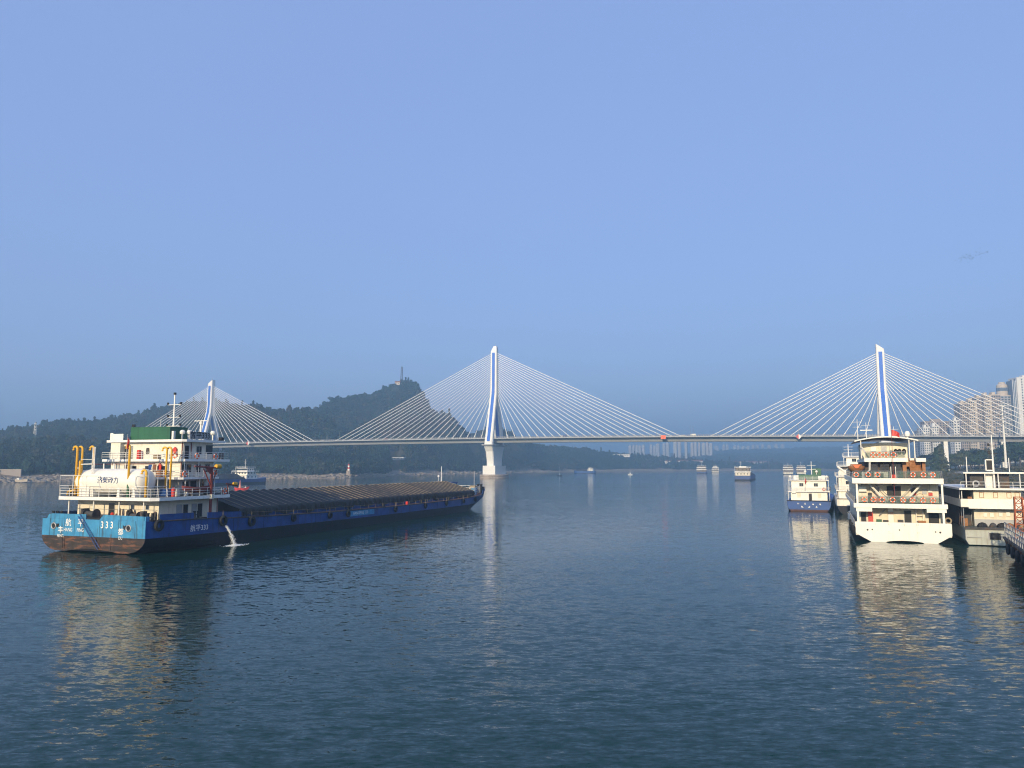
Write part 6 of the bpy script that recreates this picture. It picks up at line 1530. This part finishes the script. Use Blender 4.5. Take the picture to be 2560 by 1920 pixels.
for i, (p0, p1, yt, yb) in enumerate(((1683, 1691, 1102, 1143), (1694, 1701, 1102, 1142), (1711, 1717, 1103, 1142), (1726, 1733, 1109, 1143), (1735, 1741, 1107, 1142), (1745, 1750, 1108, 1142), (1754, 1762, 1109, 1144), (1764, 1771, 1108, 1144), (1773, 1780, 1110, 1147))):
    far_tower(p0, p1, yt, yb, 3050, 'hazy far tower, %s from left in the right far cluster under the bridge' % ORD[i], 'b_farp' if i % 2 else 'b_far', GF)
for i, (p0, p1, yt, yb) in enumerate(((1786, 1796, 1116, 1126), (1806, 1813, 1112, 1126), (1815, 1821, 1113, 1126), (1833, 1840, 1115, 1127), (1842, 1848, 1115, 1126), (1853, 1862, 1117, 1127), (1866, 1873, 1116, 1127), (1879, 1886, 1113, 1126), (1890, 1897, 1114, 1126), (1903, 1910, 1112, 1125), (1918, 1927, 1114, 1125), (1935, 1944, 1112, 1124), (1952, 1960, 1112, 1124))):
    far_tower(p0, p1, yt, yb, 4150, 'faint block, %s from left along the farthest ridge' % ORD[i], 'b_far', 'faint blocks on the farthest ridge')

# small houses
def house(name, px, d, w_, dp, h, label, wall='b_white', rz=-15, z=None, roof='tile', flat_roof=False, group='low houses on the far shore'):
    x = (px-1280)/1923*d
    if z is None: z = float(left_ground(np.array([px*1.0]), np.array([d*1.0]))[0][0]) - .6
    r = empty(name, (x, d, z), R(rz), label, 'building', group)
    MB().box(-w_/2, w_/2, 0, dp, 0, h).build('wall', M[wall], r)
    if flat_roof: MB().box(-w_/2-.6, w_/2+.6, -.8, dp+.6, h+.01, h+.7).build('roof', M[roof], r)
    else: MB().prism([(-.8, h+.01), (dp+.8, h+.01), (dp/2, h+dp*.38)], -w_/2-.6, w_/2+.6, 'x').build('roof', M[roof], r)
    n_ = max(2, int(w_/4))
    wm = MB().box(-.6, .6, -.05, 0, -.7, .7).mesh('window'); wm.materials.append(M['b_win'])
    for k in range(n_): put('window', wm, None, r, (-w_/2+w_*(k+.5)/n_, -.005, h*.55))
    return r
house('long_white_hall', 1521, 1900, 34, 12, 7, 'long low white hall on the wooded ridge, left of two', flat_roof=True, roof='b_white', z=34)
house('long_white_hall', 1556, 1900, 38, 12, 7, 'long low white hall on the wooded ridge, right of two', flat_roof=True, roof='b_white', z=34)
for i, (px, d, w_) in enumerate(((1660, 1960, 18), (1672, 1975, 15), (1702, 1990, 20), (1712, 1985, 16), (1735, 2010, 16), (1750, 2030, 14))):
    house('shore_house', px, d, w_, 9, 6, 'small pale house among trees on the far shore, %s from left' % ORD[i], 'b_white', z=float(P(px, 1153, d).z)-6)
for i, (px, w_) in enumerate(((1807, 16), (1816, 20), (1825, 16), (1846, 22), (1858, 18), (1870, 24), (1884, 22), (1898, 24), (1912, 26))):
    house('riverside_house', px, 2450, w_, 12, 9, 'tiny white riverside house below the far ridge, %s from left' % ORD[i], 'b_white', z=float(P(px, 1158, 2450).z)-7, group='tiny houses below the far ridge')
pg = house('white_pavilion', 995, 900, 13, 6, 2.4, 'long white roofed pavilion in the clearing on the hill', 'b_grey', -10, flat_roof=True, roof='white2', z=float(P(995, 1143, 900).z)-3)
house('summit_hut', 990, 1340, 9, 7, 5, 'small pale hut on the hill summit beside the radio mast', 'b_cream', -10, z=float(P(990, 957, 1340).z)-4)
# retaining wall and beached boat at far left
rw = empty('retaining_wall', ((15-1280)/1923*598, 598, float(P(15, 1186, 598).z)-.5), R(8), 'pale retaining wall on the far left shore', 'wall')
MB().box(-22, 11, 0, 1.4, -2, 4.0).build('wall_face', M['b_pink'], rw); MB().box(-22.2, 11.2, -.15, 1.5, 4.01, 4.4).build('coping', M['b_cream'], rw)
bb_ = empty('beached_boat', ((58-1280)/1923*567, 567, .5), R(70), 'pale wooden boat drawn up on the far left shore', 'boat')
MB().loft([[(.1, -5.5, 2.4), (.05, -5, .3), (-.05, -5, .3), (-.1, -5.5, 2.4)], [(1.7, -2, 1.9), (1.2, -2, 0), (-1.2, -2, 0), (-1.7, -2, 1.9)], [(1.7, 3, 1.9), (1.2, 3, 0), (-1.2, 3, 0), (-1.7, 3, 1.9)], [(1.1, 6, 2.3), (.8, 6, .4), (-.8, 6, .4), (-1.1, 6, 2.3)]]).build('hull', M['b_cream'], bb_)
MB().box(-1.0, 1.0, 2.0, 4.5, 1.8, 3.0).build('cabin', M['b_white'], bb_)
# beacon
zb = float(left_ground(np.array([872.]), np.array([790.]))[0][0])
bc = empty('shore_beacon', ((872-1280)/1923*790, 790, zb-.5), 0, 'striped red and white beacon tower on the rocky shore', 'beacon')
MB().lathe([(2.6, 0), (2.5, 4.8), (2.7, 4.9), (2.7, 5.3)], (0,0,0), 8).build('brick_base', M['b_pink'], bc)
for i in range(4): MB().lathe([(1.3-.12*i, 5.31+i*1.7), (1.2-.12*i, 5.31+(i+1)*1.7-.01)], (0,0,0), 12).build('tower_band', M['white2'] if i % 2 == 0 else M['red'], bc)
MB().lathe([(1.3, 12.1), (1.3, 12.3), (.7, 12.35), (.7, 13.4), (.9, 13.45), (.1, 14.4)], (0,0,0), 12).build('lantern', M['dgrey'], bc)
# lattice masts
def lattice(name, px, d, z, h, w0, w1, label, mat):
    r = empty(name, ((px-1280)/1923*d, d, z), R(20), label, 'mast')
    b = MB(); n_ = max(4, int(h/4))
    cn_ = [(-1,-1),(1,-1),(1,1),(-1,1)]
    for c in cn_: b.tube([(c[0]*w0/2, c[1]*w0/2, 0), (c[0]*w1/2, c[1]*w1/2, h*.85)], .22, 4)
    for k in range(n_):
        f0, f1 = k/n_, (k+1)/n_
        for i in range(4):
            a_, b2 = cn_[i], cn_[(i+1) % 4]; s0, s1 = (w0+(w1-w0)*f0)/2, (w0+(w1-w0)*f1)/2
            b.tube([(a_[0]*s0, a_[1]*s0, h*.85*f0), (b2[0]*s1, b2[1]*s1, h*.85*f1)], .14, 4); b.tube([(a_[0]*s1, a_[1]*s1, h*.85*f1), (b2[0]*s1, b2[1]*s1, h*.85*f1)], .14, 4)
    b.build('lattice_frame', M[mat], r)
    MB().tube([(0,0,h*.85), (0,0,h)], .15, 5).build('aerial_tip', M[mat], r)
    for k in (.55, .8): MB().box(-1.2, 1.2, -1.2, 1.2, h*k, h*k+.3).build('platform', M[mat], r)
lattice('radio_mast', 1001, 1345, float(P(1001, 953, 1345).z), 30, 4.0, 2.2, 'tall grey lattice radio mast on the hill summit', 'dgrey')
lattice('hill_mast', 82, 930, float(P(82, 1089, 930).z), 18, 2.6, 1.4, 'white lattice mast on the left hillside', 'white2')
# tall white mast on the right bank
g0 = float(right_ground(np.array([P(2514, 1145, 600).x]), np.array([600.]))[0][0])
hm = empty('high_mast', (P(2514, 1145, 600).x, 600, g0-.5), 0, 'tall white tapering mast with small crossarms before the right approach column', 'mast')
hh = P(2508, 1010, 600).z - g0
MB().tube([(0,0,0), (0,0,hh)], 1.0, 12, .35).build('mast_shaft', M['white2'], hm)
for f, w_ in ((.985, 3.4), (.90, 1.8), (.78, 1.6), (.70, 1.6)): MB().box(-w_, w_, -.12, .12, hh*f, hh*f+.25).build('crossarm', M['white2'], hm)
for f in (.88, .82, .76, .70): MB().lathe([(.9, hh*f), (.9, hh*f+.9)], (0,0,0), 10).build('equipment_ring', M['steel'], hm)

# ================================================================ TREES ON THE RIGHT BANK
def tree_parts(i):
    crown = crown_mesh('crown', 300+i, M['leaf2'], lobes=11, leaves=620, rx=1.0, rz=.92, leaf=.085)
    return crown
crowns = [tree_parts(i) for i in range(5)]
cyp = crown_mesh('crown', 350, M['leaf2'], lobes=7, leaves=520, rx=.62, rz=1.3, leaf=.085, cone=True)
tm = MB(); tm.tube([(0,0,0), (.03,.02,.45), (0,0,1.0)], .055, 7, .03)
for a in (0, 2.1, 4.2): tm.tube([(0,0,.62), (.22*math.cos(a), .22*math.sin(a), 1.0)], .026, 5, .012)
trm = tm.mesh('trunk'); trm.materials.append(M['bark'])
def tree(x, y, h, kind, label, group, name='bank_tree', wide=1.0):
    z = float(right_ground(np.array([float(x)]), np.array([float(y)]))[0][0])
    r = empty(name, (x, y, z-.2), random.uniform(0, 6.28), label, 'tree', group)
    put('trunk', trm, None, r, None, None, (h*.55, h*.55, h*.55))
    c = put('crown', cyp if kind == 'c' else crowns[kind], None, r, (0, 0, h*(.60 if kind != 'c' else .52)), None, (h*.46*wide, h*.46*wide, h*.42 if kind != 'c' else h*.38))
rt = random.Random(11)
LT = 'dark leafy tree in the belt below the right approach span'
for i, (px, d, h) in enumerate(((2312, 690, 17), (2326, 700, 18), (2340, 715, 18), (2356, 720, 17), (2376, 650, 15), (2388, 660, 16), (2400, 640, 17), (2412, 655, 18), (2425, 645, 17), (2437, 665, 19), (2449, 640, 18), (2461, 655, 17), (2473, 640, 18), (2486, 650, 19), (2498, 635, 17), (2511, 650, 18), (2524, 620, 21), (2537, 630, 24), (2550, 615, 25), (2562, 625, 25),
    (2364, 740, 17), (2395, 740, 18), (2430, 745, 19), (2470, 740, 19), (2500, 735, 20))):
    tree(P(px, 1150, d).x, d, h*1.0, i % 5, LT, 'trees below the right approach span', wide=rt.uniform(.95, 1.25))
for i, px in enumerate((2341, 2348, 2354)):
    tree(P(px, 1150, 600).x, 600, 18+i, 'c', 'dark conical tree, %s of three left of the first approach column' % ('left', 'middle', 'right')[i], 'conical trees by the approach column', 'conical_tree', 1.25)

# ================================================================ BIRDS
M['birdg'] = flat('bird_grey', (.10, .105, .12), .8)
bm_ = MB(); bm_.loft([[(0, -.30, 0), (.01, -.30, .01), (-.01, -.30, .01)], [(.07, 0, .05), (.0, 0, -.07), (-.07, 0, .05)], [(.05, .22, .05), (0, .22, -.02), (-.05, .22, .05)], [(.005, .4, .03), (0, .4, .02), (-.005, .4, .03)]])
bm_ = bm_.mesh('bird'); bm_.materials.append(M['birdg'])
wl2 = MB()
for s in (-1, 1):
    wl2.v = []; wl2.f = []
def wing(s):
    b = MB(); b.v = [(s*.04, -.12, .04), (s*.04, .16, .04), (s*.42, .12, .22), (s*.40, -.10, .22), (s*.85, -.08, .12), (s*.04, .02, .07), (s*.41, 0, .245)]
    b.f = [(0,1,2,3), (3,2,4), (1,0,5), (0,3,6,5), (1,5,6,2), (3,4,6), (2,6,4)]
    me = b.mesh('wing'); me.materials.append(M['birdg']); return me
wm_ = {s: wing(s) for s in (-1, 1)}
rbd = random.Random(5)
for i in range(46):
    t = rbd.uniform(-1, 1)
    px = 2432 + t*33 + rbd.gauss(0, 5); py = 641 - t*9 + rbd.gauss(0, 5.5)
    p = P(px, py, 520 + rbd.uniform(-25, 25))
    o = put('bird', bm_, None, None, p, (0, 0, rbd.uniform(-.6, .6) + 1.2)); tag(o, 'tiny dark bird in the distant flock in the upper right sky', 'bird', 'birds of the distant flock')
    f = rbd.uniform(-.5, .5)
    for s in (-1, 1): put('wing', wm_[s], None, o, None, (0, s*f, 0))
# ================================================================ HAZE
hz_m = bpy.data.materials.new('river_haze')
hz_m.use_nodes = True
nt = hz_m.node_tree; nt.nodes.clear()
out = nt.nodes.new('ShaderNodeOutputMaterial'); pv = nt.nodes.new('ShaderNodeVolumePrincipled')
pv.inputs['Color'].default_value = (0.62, 0.87, 1.0, 1)
pv.inputs['Density'].default_value = HAZE_DENSITY
pv.inputs['Anisotropy'].default_value = 0.55
nt.links.new(pv.outputs[0], out.inputs['Volume'])
tag(MB().box(-6600, 6600, -600, 6600, -6.0, 225).build('haze', hz_m), 'pale blue morning haze over the river', None, None, 'stuff')
